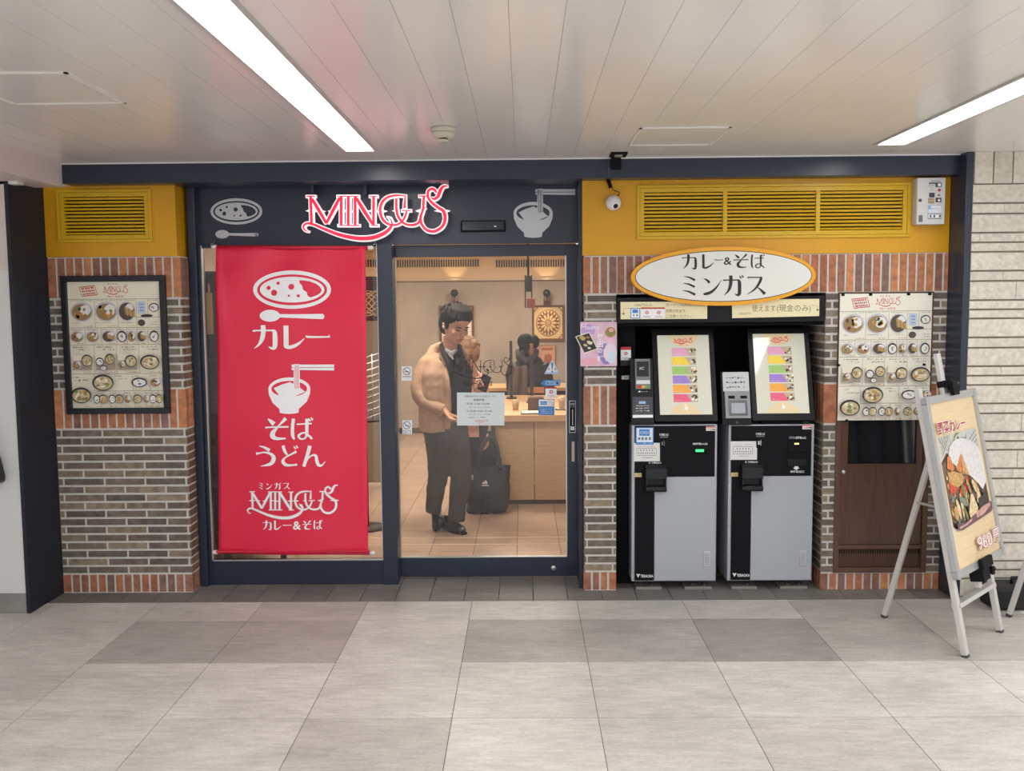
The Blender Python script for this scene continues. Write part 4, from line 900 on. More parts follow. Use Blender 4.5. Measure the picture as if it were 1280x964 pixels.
# black bag at the left edge
t = thing('black_bag', px(-8, 604, -.40), 'black bag hanging at the left edge against the white wall', 'bag')
Q = [px(x, y, -.375) for x, y in ((-30, 566), (-1, 566), (3, 580), (6.4, 594), (6.6, 600), (5, 602.5), (-4, 605), (-32, 607))]
MB().prism(Q, (0, -.06, 0)).build('body', mat('black nylon', rgb(26, 28, 32), .5), t, bevel=.008)
mb = MB(); mb.tube([px(-24, 567, -.40), px(-20, 540, -.40), px(-13, 532, -.395), px(-6, 540, -.40), px(-4, 567, -.40)], .008, 8); mb.build('strap', mat('black nylon', rgb(26, 28, 32), .5), t)
mb = MB(); mb.tube([px(-13, 531, -.42), px(-13, 531, -.35)], .005, 8); mb.build('hook', SILVER, t)
# ------------------------------------------------------------------ ticket machines
YM = .0
MSIL = mat('machine silver', rgb(176, 180, 190), .35, metal=.35); MBLK = mat('machine black panel', rgb(15, 16, 22), .55, spec=.15); MGRY = mat('machine grey door', rgb(172, 178, 188), .42)
GLO = mat('green indicator', rgb(60, 255, 120), .4, emit=2.0); YLO = mat('yellow indicator', rgb(240, 240, 140), .4, emit=1.2)
SCR = mat('lit screen', rgb(200, 200, 186), .04, emit=.34)
def scr(n, r, g, b): return mat('lit '+n, rgb(r, g, b), .04, emit=.3)
def Zp(X, Y, d=0): return px(770+X/4.192, 520+Y/4.192, YM+d)
def zb(X0, Y0, X1, Y1, d=0):
    a, b = Zp((X0+X1)/2, Y1, d), Zp((X0+X1)/2, Y0, d); return Zp(X0, (Y0+Y1)/2, d).x, Zp(X1, (Y0+Y1)/2, d).x, a.z, b.z
def ticket_machine(D, left, label):
    """D: offset of this machine in the trace"""
    x0, x1, z0, z1 = zb(82+D, 46, 526+D+2, 868-3*(D > 0))
    t = thing('ticket_machine', ((x0+x1)/2, .2, 0), label, 'ticket machine', 'ticket vending machines')
    MB().box(x0, x1, .004, .42, z0, z1).build('cabinet', MSIL, t, bevel=.004)
    pz = zb(98+D, 52, 518+D, 318-4*(D > 0)); dz = zb(200+D, 318-4*(D > 0), 520+D, 862-3*(D > 0)); cz = zb(98+D, 318, 200+D, 862-3*(D > 0))
    m = MB(); m.box(pz[0], pz[1], -.004, .01, pz[2], pz[3]); m.box(cz[0], cz[1]-.001, -.004, .01, cz[2], pz[2]); m.build('control_panel', MBLK, t, bevel=.001)
    dr = MB().box(dz[0]+.001, dz[1], -.005, .01, dz[2], dz[3]-.002).build('door', MGRY, t, bevel=.002)
    q = zb(458+D, 710-4*(D > 0), 493+D, 790-4*(D > 0), -.005)
    m = MB(); m.box(q[0], q[1], -.009, -.004, q[2], q[3]); m.build('lock_plate', SILVER, dr, bevel=.002); BASE[dr.name] = BASE[t.name]
    m = MB(); m.box(q[0]+.008, q[1]-.008, -.0115, -.009, q[2]+.012, q[3]-.010); m.ball(((q[0]+q[1])/2, -.0115, (q[2]+q[3])/2+.004), (.006, .004, .006), 10); m.build('lock_handle', MGRY, dr)
    for fx in (x0+.06, x0+.13, x1-.13, x1-.06): MB().lathe([(.014, .018), (.014, .026), (.006, .026), (.006, z0)], (fx, .05, 0), 'z', 12).build('foot', mat('dark steel', rgb(96, 98, 100), .4, metal=.6), t)
    for a, b in ((x0+.03, x0+.18), (x1-.18, x1-.02)): MB().box(a, b, .015, .11, .002, .018).build('foot_plate', mat('worn steel', rgb(150, 148, 142), .5, metal=.4), t)
    # ticket tray
    q = zb(157+D, 262-4*(D > 0), 265+D, 400-4*(D > 0), -.05); zm = Zp(210+D, 332-4*(D > 0), -.05).z; zt = Zp(210+D, 372-4*(D > 0), -.05).z
    def side(pts): return [Vector((q[0], y, z)) for y, z in pts]
    m = MB(); W = Vector((q[1]-q[0], 0, 0))
    m.prism(side([(-.004, q[3]), (-.03, q[3]), (-.058, q[3]-.018), (-.058, zm), (-.004, zm)]), W)
    m.prism(side([(-.004, zt), (-.062, zt), (-.062, q[2]+.012), (-.05, q[2]), (-.004, q[2])]), W)
    m.box(q[0], q[0]+.008, -.05, -.004, zt, zm).box(q[1]-.008, q[1], -.05, -.004, zt, zm); m.box(q[0], q[1], -.008, -.003, zt, zm)
    m.build('ticket_tray', mat('tray black', rgb(27, 29, 36), .45, spec=.35), t, bevel=.003)
    # coin slot and note slot
    q = zb(230+D, 118-3*(D > 0), 272+D, 170-3*(D > 0), -.004); m = MB(); m.box(q[0], q[1], -.012, -.003, q[2], q[3]); m.build('coin_slot', BLACKM, t, bevel=.003)
    m = MB(); m.box(q[0]+.022, q[0]+.026, -.0135, -.0115, q[2]+.015, q[3]-.012); m.box(q[0]+.008, q[0]+.017, -.0135, -.0115, q[2]+.02, q[2]+.04); m.build('coin_opening', SILVER if not left else GRYP, t)
    K = Ink(onplane(YM-.0045, .0004)); Tz = lambda X, Y: (770+(X+D)/4.192, 520+(Y-4*(D > 0))/4.192)
    def tx(s, a, b, c, d_): K.text(s, *Tz(a, b), *Tz(c, d_), WHITEP, bold=.02)
    tx('硬貨投入口', 228, 92, 274, 104); K.rect(*Tz(230, 107), *Tz(272, 114), GRYP)
    tx('発券取出口', 186, 241, 237, 251); K.ring(*Tz(176, 246), 1.2, 1.2, .8, .8, WHITEP, 14)
    if left: tx('紙幣投入口', 402, 141, 478, 152)
    else: tx('紙幣投入口', 436, 112, 490, 125); K.rect(*Tz(402, 112), *Tz(434, 124), GRYP); tx('紙幣取出口', 408, 290, 480, 302); K.poly([Tz(430, 268), Tz(450, 268), Tz(450, 276), Tz(458, 276), Tz(440, 288), Tz(422, 276), Tz(430, 276)], WHITEP)
    K.poly([Tz(106, 828), Tz(126, 828), Tz(116, 848)], WHITEP).up().poly([Tz(113, 829), Tz(119, 829), Tz(116, 836)], MBLK); tx('TERAOKA', 128, 832, 196, 847)
    K.build('panel_lettering', t)
    if left: q = zb(400+D, 162, 478+D, 196, -.004)
    else: q = zb(393+D, 134, 490+D, 190, -.004)
    m = MB(); m.box(q[0], q[1], -.012, -.003, q[2], q[3]); s = m.build('note_slot', BLACKM, t, bevel=.002); 
    if left: q = zb(418+D, 176, 460+D, 188, -.012)
    else: q = zb(430+D, 142, 453+D, 150, -.012)
    MB().box(q[0], q[1], -.0135, -.011, q[2], q[3]).build('slot_light', GLO if left else YLO, s)
    if not left:
        q = zb(393+D, 226, 490+D, 262, -.004); MB().box(q[0], q[1], -.014, -.003, q[2], q[3]).box(q[0]+.01, q[1]-.01, -.016, -.013, q[2]+.012, q[2]+.02).build('note_return_slot', BLACK, t, bevel=.002)
    # printed stickers that belong to the machine
    def stk(nm, a, b, c, d_, base, draw=None, lbl=None, dep=.0055):
        q = zb(a+D, b, c+D, d_, -.004); o = MB().box(q[0], q[1], -dep, -.003, q[2], q[3]).build(nm, base, t, label=lbl)
        if draw:
            K = Ink(onplane(YM-dep, .0004)); draw(K, lambda X, Y: (770+(X+D)/4.192, 520+Y/4.192)); K.build('print', o)
    WST = mat('white sticker', rgb(224, 225, 226), .5)
    def dw(K, Tz):
        oy = 0 if left else -8
        for a, b, c, d_ in ((110, 168, 210, 170), (110, 206, 210, 208), (108, 170, 110, 206), (210, 170, 212, 206)): K.rect(*Tz(a, b+oy), *Tz(c, d_+oy), GRYP)
        for x in range(5): K.rect(*Tz(128+x*15, 176+oy), *Tz(133+x*15, 184+oy), GRYP)
        for x in range(8): K.rect(*Tz(117+x*11.5, 191+oy), *Tz(122+x*11.5, 199+oy), GRYP)
        squig(K, *Tz(115, 157+oy), Tz(205, 0)[0], 1.4, GRYP, 9); squig(K, *Tz(135, 215+oy), Tz(190, 0)[0], 1.6, GRYP, 5)
    stk('button_sticker', 93, 142 if left else 133, 230 if left else 234, 238 if left else 230, WST, dw, 'white printed sticker')
    if left:
        def db(K, Tz):
            K.rect(*Tz(108, 64), *Tz(192, 138), mat('sticker white blue', rgb(218, 230, 244), .45)).up().rect(*Tz(122, 70), *Tz(176, 104), SKY).up(); K.text('ICOCA', *Tz(128, 80), *Tz(170, 94), WHITEP)
            for x in (116, 134, 152, 172): K.rect(*Tz(x, 112), *Tz(x+11, 126), GRYP)
            squig(K, *Tz(112, 141), Tz(190, 0)[0], 1.1, WHITEP, 9)
        stk('transit_sticker', 103, 60, 197, 150, SKY, db, 'blue and white transit card sticker', .0065)
    stk('small_label', 97, 299 if left else 297, 134, 320 if left else 318, mat('yellowed label', rgb(206, 190, 130), .5), lambda K, Tz: squig(K, *Tz(102, 304), Tz(130, 0)[0], 2.2, KH, 5))
    def dp(K, Tz):
        yb = 55 if left else 46
        K.rect(*Tz(474, yb+1), *Tz(518, yb+8), mat('sticker pink', rgb(222, 120, 128), .5)); squig(K, *Tz(478, yb+12), Tz(505, 0)[0], 2, GRYP, 5); K.poly([Tz(500, yb+14), Tz(518, yb+12), Tz(518, yb+21)], INK)
    stk('warning_label', 472, 55 if left else 46, 520, 78 if left else 70, mat('sticker pale pink', rgb(236, 214, 212), .5), dp)
    # leaning touch screen
    ang = math.radians(17); up = Vector((0, math.sin(ang), math.cos(ang))); nrm = Vector((0, -math.cos(ang), math.sin(ang)))
    P0 = px(857 if left else 980, 526, -.012)
    def S(x, y): return ppl(x, y, P0, nrm)
    if left: cn = [(815, 411.4), (891.8, 411.4), (896.8, 526.2), (818.8, 526.2)]; dn = [(821.6, 419.4), (885.8, 419.4), (890.2, 518.2), (824.8, 518.8)]
    else: cn = [(934.4, 410.8), (1010, 410.8), (1018.6, 525.2), (940.6, 525.2)]; dn = [(941.2, 417.6), (1004.8, 417.6), (1011.8, 516.6), (946.2, 517.6)]
    def fit(c):   # an upright rectangle in the leaning plane through the four traced corners
        p = [S(*q) for q in c]; xa = (p[0].x+p[3].x)/2; xb = (p[1].x+p[2].x)/2; la = (p[2]-P0).dot(up); lb = (p[0]-P0).dot(up); return xa, xb, la, lb
    xa, xb, la, lb = fit(cn)
    def SP(x, l, d=0): b = P0+up*l+nrm*d; return Vector((x, b.y, b.z))
    hs = MB(); hs.prism([SP(xa, la), SP(xb, la), SP(xb, lb), SP(xa, lb)], -nrm*.045); hs = hs.build('screen_housing', mat('screen housing', rgb(12, 12, 18), .35, spec=.25), t, bevel=.005)
    BASE[hs.name] = BASE[t.name]
    m = MB(); m.prism([Vector((xa+.06, .03, z1-.003)), Vector((xa+.06, .40, z1-.003)), Vector((xa+.06, .40, z1+.30)), SP(xa+.06, .40, -.044), SP(xa+.06, .03, -.044)], (xb-xa-.12, 0, 0)); m.build('screen_stand', BLACKM, t)
    ya, yb2, l0, l1 = fit(dn)
    MB().prism([SP(ya, l0, .001), SP(yb2, l0, .001), SP(yb2, l1, .001), SP(ya, l1, .001)], -nrm*.002).build('display', SCR, hs)
    Kd = Ink(lambda u, v, k: SP(ya+u*(yb2-ya), l1+v*(l0-l1), .0012+.0004*k))
    BEI = scr('beige', 216, 198, 162)
    Kd.poly([(.5+.29*math.cos(i*math.pi/20), .002+.15*math.sin(i*math.pi/20)) for i in range(21)], BEI); Kd.poly([(.5-.29*math.cos(i*math.pi/20), .998-.135*math.sin(i*math.pi/20)) for i in range(21)], BEI); Kd.up()
    logo(Kd, lambda a, b: (.31+(a-75)*.38/2110, .03+(b-70)*.085/810), scr('red', 214, 60, 66), .00017, spurs=False, thin=1.3); squig(Kd, .42, .122, .62, .012, scr('red', 214, 60, 66), 6)
    for i, (cn_, r, g, b) in enumerate((('pink', 216, 158, 186), ('yellow', 228, 200, 76), ('green', 150, 186, 112), ('violet', 150, 124, 196), ('orange', 226, 160, 76), ('rose', 216, 98, 128))):
        v = .165+i*.116; cm = scr(cn_, r, g, b)
        Kd.rect(.27, v, .735, v+.1, scr('food grey', 176, 166, 146)).up()
        Kd.poly([(.27, v), (.52, v), (.62, v+.1), (.27, v+.1)], cm)
        for j in range(9): Kd.ell(.665+random.uniform(-.06, .06), v+random.uniform(.015, .085), .022, .013, scr(*random.choice((('dark food', 84, 74, 66), ('white food', 232, 232, 226), ('gold food', 206, 170, 104), ('dark food', 84, 74, 66)))), 8, jag=.2)
        squig(Kd, .3, v+.075, .45, .01, scr('white food', 232, 232, 226), 6)
        Kd.k -= 1
    Kd.up(3); Kd.poly([(.485, .875), (.5, .868), (.51, .9), (.54, .91), (.535, .945), (.495, .945), (.47, .92), (.478, .91), (.49, .915)], scr('white food', 240, 240, 236))
    Kd.build('screen_picture', hs)
    # reader unit beside the screen
    if left:
        q = rc(789.5, 449, 817.8, 530.5, -.02)
        m = MB(); m.prism([Vector((q[0], y, z)) for y, z in ((-.02, z1+.003), (-.02, q[2]+.02), (.06, q[3]), (.16, q[3]), (.16, z1+.003))], (q[1]-q[0], 0, 0)); un = m.build('reader_unit', BLACK, t, bevel=.003); BASE[un.name] = BASE[t.name]
        sl = Vector((0, .08, q[3]-q[2]-.02)).normalized(); nn = Vector((0, -sl.z, sl.y)); O = Vector((q[0], -.02, q[2]+.02)); H = (q[3]-q[2]-.02)/sl.z
        def RP(u, v, d=0): return O+Vector((u*(q[1]-q[0]), 0, 0))+sl*(H*(1-v))+nn*d
        def slab(a, b, c, d_, h0, h1, nm, mt, par=un): return MB().prism([RP(a, b, h1), RP(c, b, h1), RP(c, d_, h1), RP(a, d_, h1)], nn*(h0-h1)).build(nm, mt, par, bevel=.001)
        slab(.2, .02, .86, .50, -.002, .020, 'card_terminal', mat('terminal grey', rgb(120, 122, 128), .4)); slab(.26, .06, .80, .30, .018, .0215, 'terminal_screen', mat('terminal screen', rgb(34, 36, 42), .2)); slab(.24, .36, .84, .42, .018, .0215, 'terminal_edge', SILVER)
        Kr = Ink(lambda u, v, k: RP(u, v, .021+.0004*k), 2)
        for i, mm in enumerate((RED, mat('key amber', rgb(222, 180, 60), .5), mat('key green', rgb(90, 170, 90), .5))): Kr.rect(.28+i*.18, .445, .44+i*.18, .485, mm)
        Kr.text('IC', .4, .15, .6, .19, WHITEP).build('terminal_print', un)
        slab(.06, .62, .95, .90, -.002, .003, 'notice_label', mat('smoke grey label', rgb(62, 64, 72), .4)); slab(.06, .905, .95, .95, -.002, .004, 'label_edge', SILVER)
        Kr = Ink(lambda u, v, k: RP(u, v, .003+.0004*k), 2); Kr.rect(.34, .69, .64, .73, SKYL)
        for i in range(3): squig(Kr, .2, .75+i*.04, .8, .022, WHITEP, 8)
        Kr.ell(.38, .535, .05, .014, WHITEP, 12).text('タッチ', .45, .525, .75, .545, WHITEP).build('label_print', un)
    else:
        q = rc(903.5, 466.5, 939.6, 529.5, -.02)
        m = MB(); m.prism([Vector((q[0], y, z)) for y, z in ((-.02, z1+.003), (-.02, q[2]+.03), (.05, q[3]), (.16, q[3]), (.16, z1+.003))], (q[1]-q[0], 0, 0)); un = m.build('reader_unit', BLACK, t, bevel=.003); BASE[un.name] = BASE[t.name]
        sl = Vector((0, .07, q[3]-q[2]-.03)).normalized(); nn = Vector((0, -sl.z, sl.y)); O = Vector((q[0], -.02, q[2]+.03)); H = (q[3]-q[2]-.03)/sl.z
        def RP(u, v, d=0): return O+Vector((u*(q[1]-q[0]), 0, 0))+sl*(H*(1-v))+nn*d
        def slab(a, b, c, d_, h0, h1, nm, mt, par=un): return MB().prism([RP(a, b, h1), RP(c, b, h1), RP(c, d_, h1), RP(a, d_, h1)], nn*(h0-h1)).build(nm, mt, par, bevel=.001)
        slab(.1, .42, .97, 1.0, -.002, .012, 'printer_front', mat('printer grey', rgb(146, 150, 156), .4)); slab(.22, .62, .86, .95, .01, .016, 'printer_window', mat('printer dark', rgb(74, 76, 84), .2)); slab(.3, .68, .78, .90, .014, .0175, 'paper_roll', mat('printer paper', rgb(170, 178, 190), .5))
        slab(.22, .52, .44, .58, .01, .016, 'latch', BLACKM); slab(.64, .52, .86, .58, .01, .016, 'latch', BLACKM)
        pp = slab(.06, .0, .97, .42, .002, .0055, 'taped_note', mat('taped paper', rgb(206, 210, 210), .5))
        Kr = Ink(lambda u, v, k: RP(u, v, .0055+.0004*k), 2)
        for i in range(3): squig(Kr, .16, .1+i*.1, .85, .05, DKBL, 7)
        Kr.build('note_print', pp if BASE.setdefault(pp.name, BASE[t.name]) else pp)
        c = RP(.5, 1.1, -.004); MB().lathe([(.008, 0), (.008, .006)], Vector((c.x, -.02, z1+.015)), 'y', 12).build('lock', mat('dark steel', rgb(96, 98, 100), .4, metal=.6), un)
    return t
ticket_machine(0, True, 'left ticket machine, with blue transit sticker and card terminal, in the dark bay')
ticket_machine(505, False, 'right ticket machine, with taped white note and two note slots, in the dark bay')

# ------------------------------------------------------------------ aluminium easel with the vegetable curry poster
def easel(A, th, b, name_label, H=1.30, full=True, wleg=.516, rear=.549, rs=.304):
    ex = Vector((math.cos(th), math.sin(th), 0)); n = Vector((ex.y, -ex.x, 0)); L = Vector((0, 0, math.cos(b)))-n*math.sin(b); A = Vector(A); nl = ex.cross(L)
    t = thing('easel', A+ex*(wleg/2)-n*.2, name_label, 'easel', 'aluminium display easels')
    ALU = mat('easel aluminium', rgb(206, 205, 203), .38, metal=.35); CAP = mat('grey rubber', rgb(70, 72, 74), .7)
    def bar(p, q, w_, d_, nm, wd=ex, mt=ALU, par=t, bev=.003):
        p, q = Vector(p), Vector(q); ax = (q-p).normalized(); w2 = (wd-ax*wd.dot(ax)).normalized(); d2 = ax.cross(w2)
        c = [w2*sx*w_/2+d2*sy*d_/2 for sx, sy in ((-1, -1), (1, -1), (1, 1), (-1, 1))]
        return MB().add([p+k_ for k_ in c]+[q+k_ for k_ in c], [(3, 2, 1, 0), (4, 5, 6, 7), (0, 1, 5, 4), (1, 2, 6, 5), (2, 3, 7, 6), (3, 0, 4, 7)], 0).build(nm, mt, par, bevel=bev)
    off = -nl*.030 if nl.dot(n) > 0 else nl*.030
    for s in (.024, wleg-.018):
        top = A+ex*s+L*H+off; bar(A+ex*s+off, top, .035, .028, 'leg'); bar(A+ex*s+off+Vector((0, 0, .0)), A+ex*s+off+L*.018, .037, .030, 'foot', mt=CAP)
    for s in (.16, ): pass
    # rear pair, hinged near the top
    for s in (rs, ):
        tp = A+ex*s+L*(H*.86)+off*2; ft = A+ex*s-n*rear; bar(ft, tp, .030, .026, 'rear_leg'); bar(ft, ft+(tp-ft).normalized()*.018, .032, .028, 'foot', mt=CAP)
    bar(A+ex*.02+L*.25+off, A+ex*(wleg-.02)+L*.25+off, .022, .05, 'crossbar', wd=L)
    p = A+ex*rs+L*(H*.86)+off*2; f = A+ex*rs-n*rear; q = f+(p-f)*.60; r = A+ex*.03+L*.72+off
    bar(q, r, .012, .016, 'stay', wd=Vector((0, 0, 1)))
    # central mast with its two clamps
    cx = wleg*.64
    mo = off*1.0
    bar(A+ex*cx+L*.27+mo, A+ex*cx+L*(H+.16)+mo, .042, .024, 'mast')
    for l, sg in ((.352, 1), (1.29, -1)):
        c = A+ex*cx+L*l+mo; k = MB()
        def bx(u0, u1, v0, v1, w0, w1): k.add([c+ex*u+L*v+nl*(w_ if nl.dot(n) > 0 else -w_) for u in (u0, u1) for v in (v0, v1) for w_ in (w0, w1)], [(0, 1, 3, 2), (4, 6, 7, 5), (0, 4, 5, 1), (2, 3, 7, 6), (0, 2, 6, 4), (1, 5, 7, 3)], 0)
        w3 = 1 if sg > 0 else .5; bx(-.045*w3, .045*w3, -.045 if sg > 0 else -.005, .055 if sg > 0 else .03, -.02, .05); bx(-.07 if sg > 0 else -.035, .07 if sg > 0 else .035, .02 if sg > 0 else -.05, .07 if sg > 0 else .02, .045, .066); 
        cl = k.build('clamp', BLACKM, t, bevel=.004); BASE[cl.name] = BASE[t.name]
        kc = c+ex*(.075 if sg > 0 else .05)+nl*(.03 if nl.dot(n) > 0 else -.03)+L*(-.01); k = MB()
        for i in range(5):
            a = i*2*math.pi/5; k.ball(kc+ex*.028+(L*math.cos(a)+n*math.sin(a))*.018, .014, 8)
        k.tube([kc-ex*.04, kc+ex*.03], .011, 8); k.build('knob', BLACK, cl)
    return t, ex, n, L, A
b_ = .20325
E, ex, n, L, A = easel((2.405, -1.093, 0), .78739, b_, 'aluminium easel standing on the floor before the stone wall, holding the curry poster')
nf = Vector((n.x*math.cos(b_), n.y*math.cos(b_), math.sin(b_)))
s0, s1, h0, h1 = -.004, .645, .379, 1.254
def EP(s, h, d=0): return A+ex*s+L*h+nf*d
t = thing('curry_poster_board', EP((s0+s1)/2, h0), 'tilted vegetable curry poster in a silver frame held on the easel', 'poster')
PF = mat('silver poster frame', rgb(186, 187, 190), .3, metal=.55); w_ = .036
def barE(a, b, c, d_, nm, mt, z0, z1, bev=0): return MB().prism([EP(a, c, z1), EP(b, c, z1), EP(b, d_, z1), EP(a, d_, z1)], nf*(z0-z1)).build(nm, mt, t, bevel=bev)
for a in ((s0, s1, h0, h0+w_), (s0, s1, h1-w_, h1), (s0, s0+w_, h0+w_, h1-w_), (s1-w_, s1, h0+w_, h1-w_)): barE(*a, 'frame_rail', PF, -.012, .012, .004)
for a in ((s0, h0), (s1-w_, h0), (s0, h1-w_), (s1-w_, h1-w_)): barE(a[0]-.002, a[0]+w_+.002, a[1]-.002, a[1]+w_+.002, 'corner_cap', mat('grey corner', rgb(160, 161, 165), .4), -.013, .0135, .008)
barE(s0+w_, s1-w_, h0+w_, h1-w_, 'paper', mat('pale wood print', rgb(226, 204, 164), .45, noise_amt=.05, noise_scale=6, stretch=(1, 1, 8)), -.008, .002)
U0, U1, V0, V1 = s0+w_, s1-w_, h1-w_, h0+w_
ef = lambda u, v, k: EP(U0+u*(U1-U0), V0+v*(V1-V0), .002+.0004*k)
k = Ink(ef); asp = (U1-U0)/(V0-V1)
for v in (.07, .14, .2, .82, .9, .96): k.rect(0, v, 1, v+.003, mat('wood grain line', rgb(220, 190, 140), .45))
VG = {n_: mat('vegetable '+n_, rgb(*c), .5, noise_amt=.42 if n_ not in ('rice', 'riceg', 'cloth') else .16, noise_scale=70 if n_ not in ('rice', 'riceg') else 130) for n_, c in dict(sauce=(112, 88, 68), dark=(56, 48, 44), rice=(226, 224, 226), riceg=(206, 203, 206), orange=(222, 130, 70), tomato=(206, 74, 44), squash=(206, 160, 100), potato=(226, 204, 160), bean=(120, 136, 72), leaf=(132, 138, 122), purple=(110, 76, 84), cloth=(200, 200, 194), pink=(206, 160, 150)).items()}
PTS = lambda q, m: k.poly(q, VG[m])
PTS([(.06, .205), (.9, .205), (.95, .22), (.95, .745), (.93, .76), (.12, .785), (.07, .77)], 'cloth'); k.up()
for x in range(5): k.stroke([(.08+x*.06, .21), (.2+x*.03, .3)], [.008]*2, VG['leaf'], smooth=False).stroke([(.3-x*.05, .21), (.1, .33-x*.02)], [.007]*2, VG['leaf'], smooth=False)
for x in range(4): k.stroke([(.72+x*.06, .21), (.78+x*.04, .32)], [.009]*2, BLUEP, smooth=False).stroke([(.93, .22+x*.03), (.74, .27+x*.03)], [.007]*2, VG['leaf'], smooth=False)
k.stroke([(.38, .26), (.45, .22), (.55, .21)], [.01, .02, .004], GREEN).stroke([(.58, .24), (.65, .26), (.7, .23)], [.004, .02, .006], VG['leaf']).ell(.5, .245, .02, .014, VG['dark'])
PTS([(.06, .36), (.2, .31), (.5, .42), (.95, .40), (.95, .72), (.93, .745), (.12, .77), (.07, .75)], 'dark'); k.up()
PTS([(.06, .37), (.25, .34), (.6, .46), (.9, .6), (.86, .7), (.3, .75), (.07, .72)], 'sauce'); k.up()
random.seed(31)
for i in range(230):                  # small pieces of the cooked vegetables
    x, y = random.uniform(.1, .86), random.uniform(.43, .74)
    if y > .79-.06*x or y < .42+.20*max(0, x-.45): continue
    w3 = random.uniform(.014, .035); a = random.uniform(0, 3.1)
    k.poly([(x+w3*random.uniform(.7, 1.3)*math.cos(a+j*1.05), y+w3*.7*random.uniform(.6, 1.3)*math.sin(a+j*1.05)) for j in range(6)], VG[random.choice(['sauce', 'dark', 'dark', 'squash', 'bean', 'purple', 'orange', 'potato', 'sauce', 'leaf'])]); k.k += .02
k.up()
P = [(.22, .33), (.27, .28), (.36, .255), (.48, .245), (.60, .25), (.72, .27), (.84, .30), (.93, .35), (.95, .45), (.94, .56), (.84, .60), (.74, .545), (.64, .50), (.55, .47), (.44, .43), (.33, .40), (.25, .37)]
PTS(P, 'rice'); k.up()
for i in range(420):
    a = random.random()**.6; x = .28+.62*random.random(); y = .27+.27*random.random()
    if y > .38+(x-.25)*.28 or y < .25+abs(x-.5)*.12: continue
    k.stroke([(x, y), (x+random.uniform(-.025, .025), y+random.uniform(-.012, .012))], [.007*asp]*2, VG['riceg' if random.random() < (.7 if x > .5 and y > .34 else .25) else 'rice'], smooth=False)
k.up()
PTS([(.46, .345), (.50, .34), (.58, .47), (.56, .49), (.44, .44)], 'squash'); PTS([(.46, .345), (.36, .405), (.33, .43), (.43, .455), (.47, .42)], 'orange'); PTS([(.18, .335), (.24, .33), (.26, .37), (.3, .41), (.24, .43), (.14, .40)], 'orange'); k.up()
PTS([(.12, .425), (.26, .43), (.4, .455), (.46, .48), (.40, .525), (.28, .53), (.16, .50)], 'squash'); PTS([(.12, .48), (.22, .52), (.28, .54), (.2, .56), (.11, .55)], 'tomato'); k.up()
k.stroke([(.30, .60), (.36, .565), (.46, .55), (.52, .515), (.55, .485)], [.02, .06, .05, .055, .03], VG['tomato']); k.up()
k.stroke([(.36, .57), (.44, .555), (.5, .52)], [.008]*3, VG['orange'])
for x0, y0, x1, y1, w2, c_ in ((.20, .60, .24, .72, .06, 'potato'), (.14, .64, .16, .72, .09, 'squash'), (.30, .57, .30, .72, .05, 'potato'), (.37, .52, .40, .62, .05, 'bean'), (.27, .60, .45, .66, .05, 'leaf'), (.48, .50, .55, .62, .04, 'squash'), (.55, .48, .62, .60, .035, 'dark'), (.60, .52, .68, .62, .05, 'potato'), (.5, .60, .66, .63, .04, 'purple'), (.66, .54, .74, .68, .05, 'squash'), (.72, .55, .86, .68, .03, 'dark'), (.46, .53, .5, .58, .03, 'purple'), (.64, .66, .7, .58, .06, 'potato'), (.4, .66, .43, .73, .04, 'dark'), (.32, .66, .36, .75, .035, 'bean')):
    k.stroke([(x0, y0), ((x0+x1)/2+.01, (y0+y1)/2), (x1, y1)], [w2*.5, w2, w2*.4], VG[c_]).up()
k.up(); PTS([(.5, .60), (.55, .595), (.62, .69), (.58, .735), (.42, .75), (.40, .70)], 'potato'); PTS([(.66, .64), (.9, .615), (.9, .68), (.64, .71)], 'dark'); k.up()
PTS([(.1, .735), (.3, .745), (.9, .685), (.95, .69), (.94, .735), (.9, .75), (.2, .785), (.12, .775)], 'purple'); k.up(); k.stroke([(.14, .765), (.3, .76), (.44, .745)], [.012]*3, VG['pink']).stroke([(.55, .735), (.72, .72), (.9, .70)], [.03, .045, .02], VG['pink'])
k.up(2)
PK = mat('poster lettering edge', rgb(250, 240, 236), .5); PKR = mat('poster lettering', rgb(164, 48, 74), .5)
def outl(s, x0, y0, x1, y1, inner=True):
    k.text(s, x0-.005, y0-.003, x1+.005, y1+.003, PK, bold=.07); k.up(); k.text(s, x0, y0, x1, y1, PKR, bold=.018); k.up()
outl('野菜カレー', .05, .115, .66, .195)
def digit(s, x0, y0, x1, y1):
    k.text(s, x0-.006, y0-.004, x1+.006, y1+.004, PK, bold=.09); k.up(); k.text(s, x0, y0, x1, y1, PKR, bold=.045); k.up(); k.text(s, x0+.008, y0+.006, x1-.008, y1-.006, PK, bold=.0); k.up()
digit('960', .45, .858, .79, .952); digit('円', .83, .854, .965, .948)
k.build('print', t)
# second easel, mostly beyond the right edge of the picture
easel((3.075, -1.085, 0), .78739, .20325, 'second aluminium easel, only its leg showing at the right edge before the stone wall')
t = thing('black_weight', (3.07, -.31, 0), 'black weight standing on the floor at the foot of the stone wall, right edge', 'weight')
MB().box(2.865, 3.3, -.40, -.22, .001, .13).build('body', mat('black rubber', rgb(24, 25, 28), .7), t, bevel=.02); MB().tube([(3.0, -.31, .128), (3.0, -.31, .16), (3.15, -.31, .16), (3.15, -.31, .128)], .01, 8).build('handle', BLACK, t)
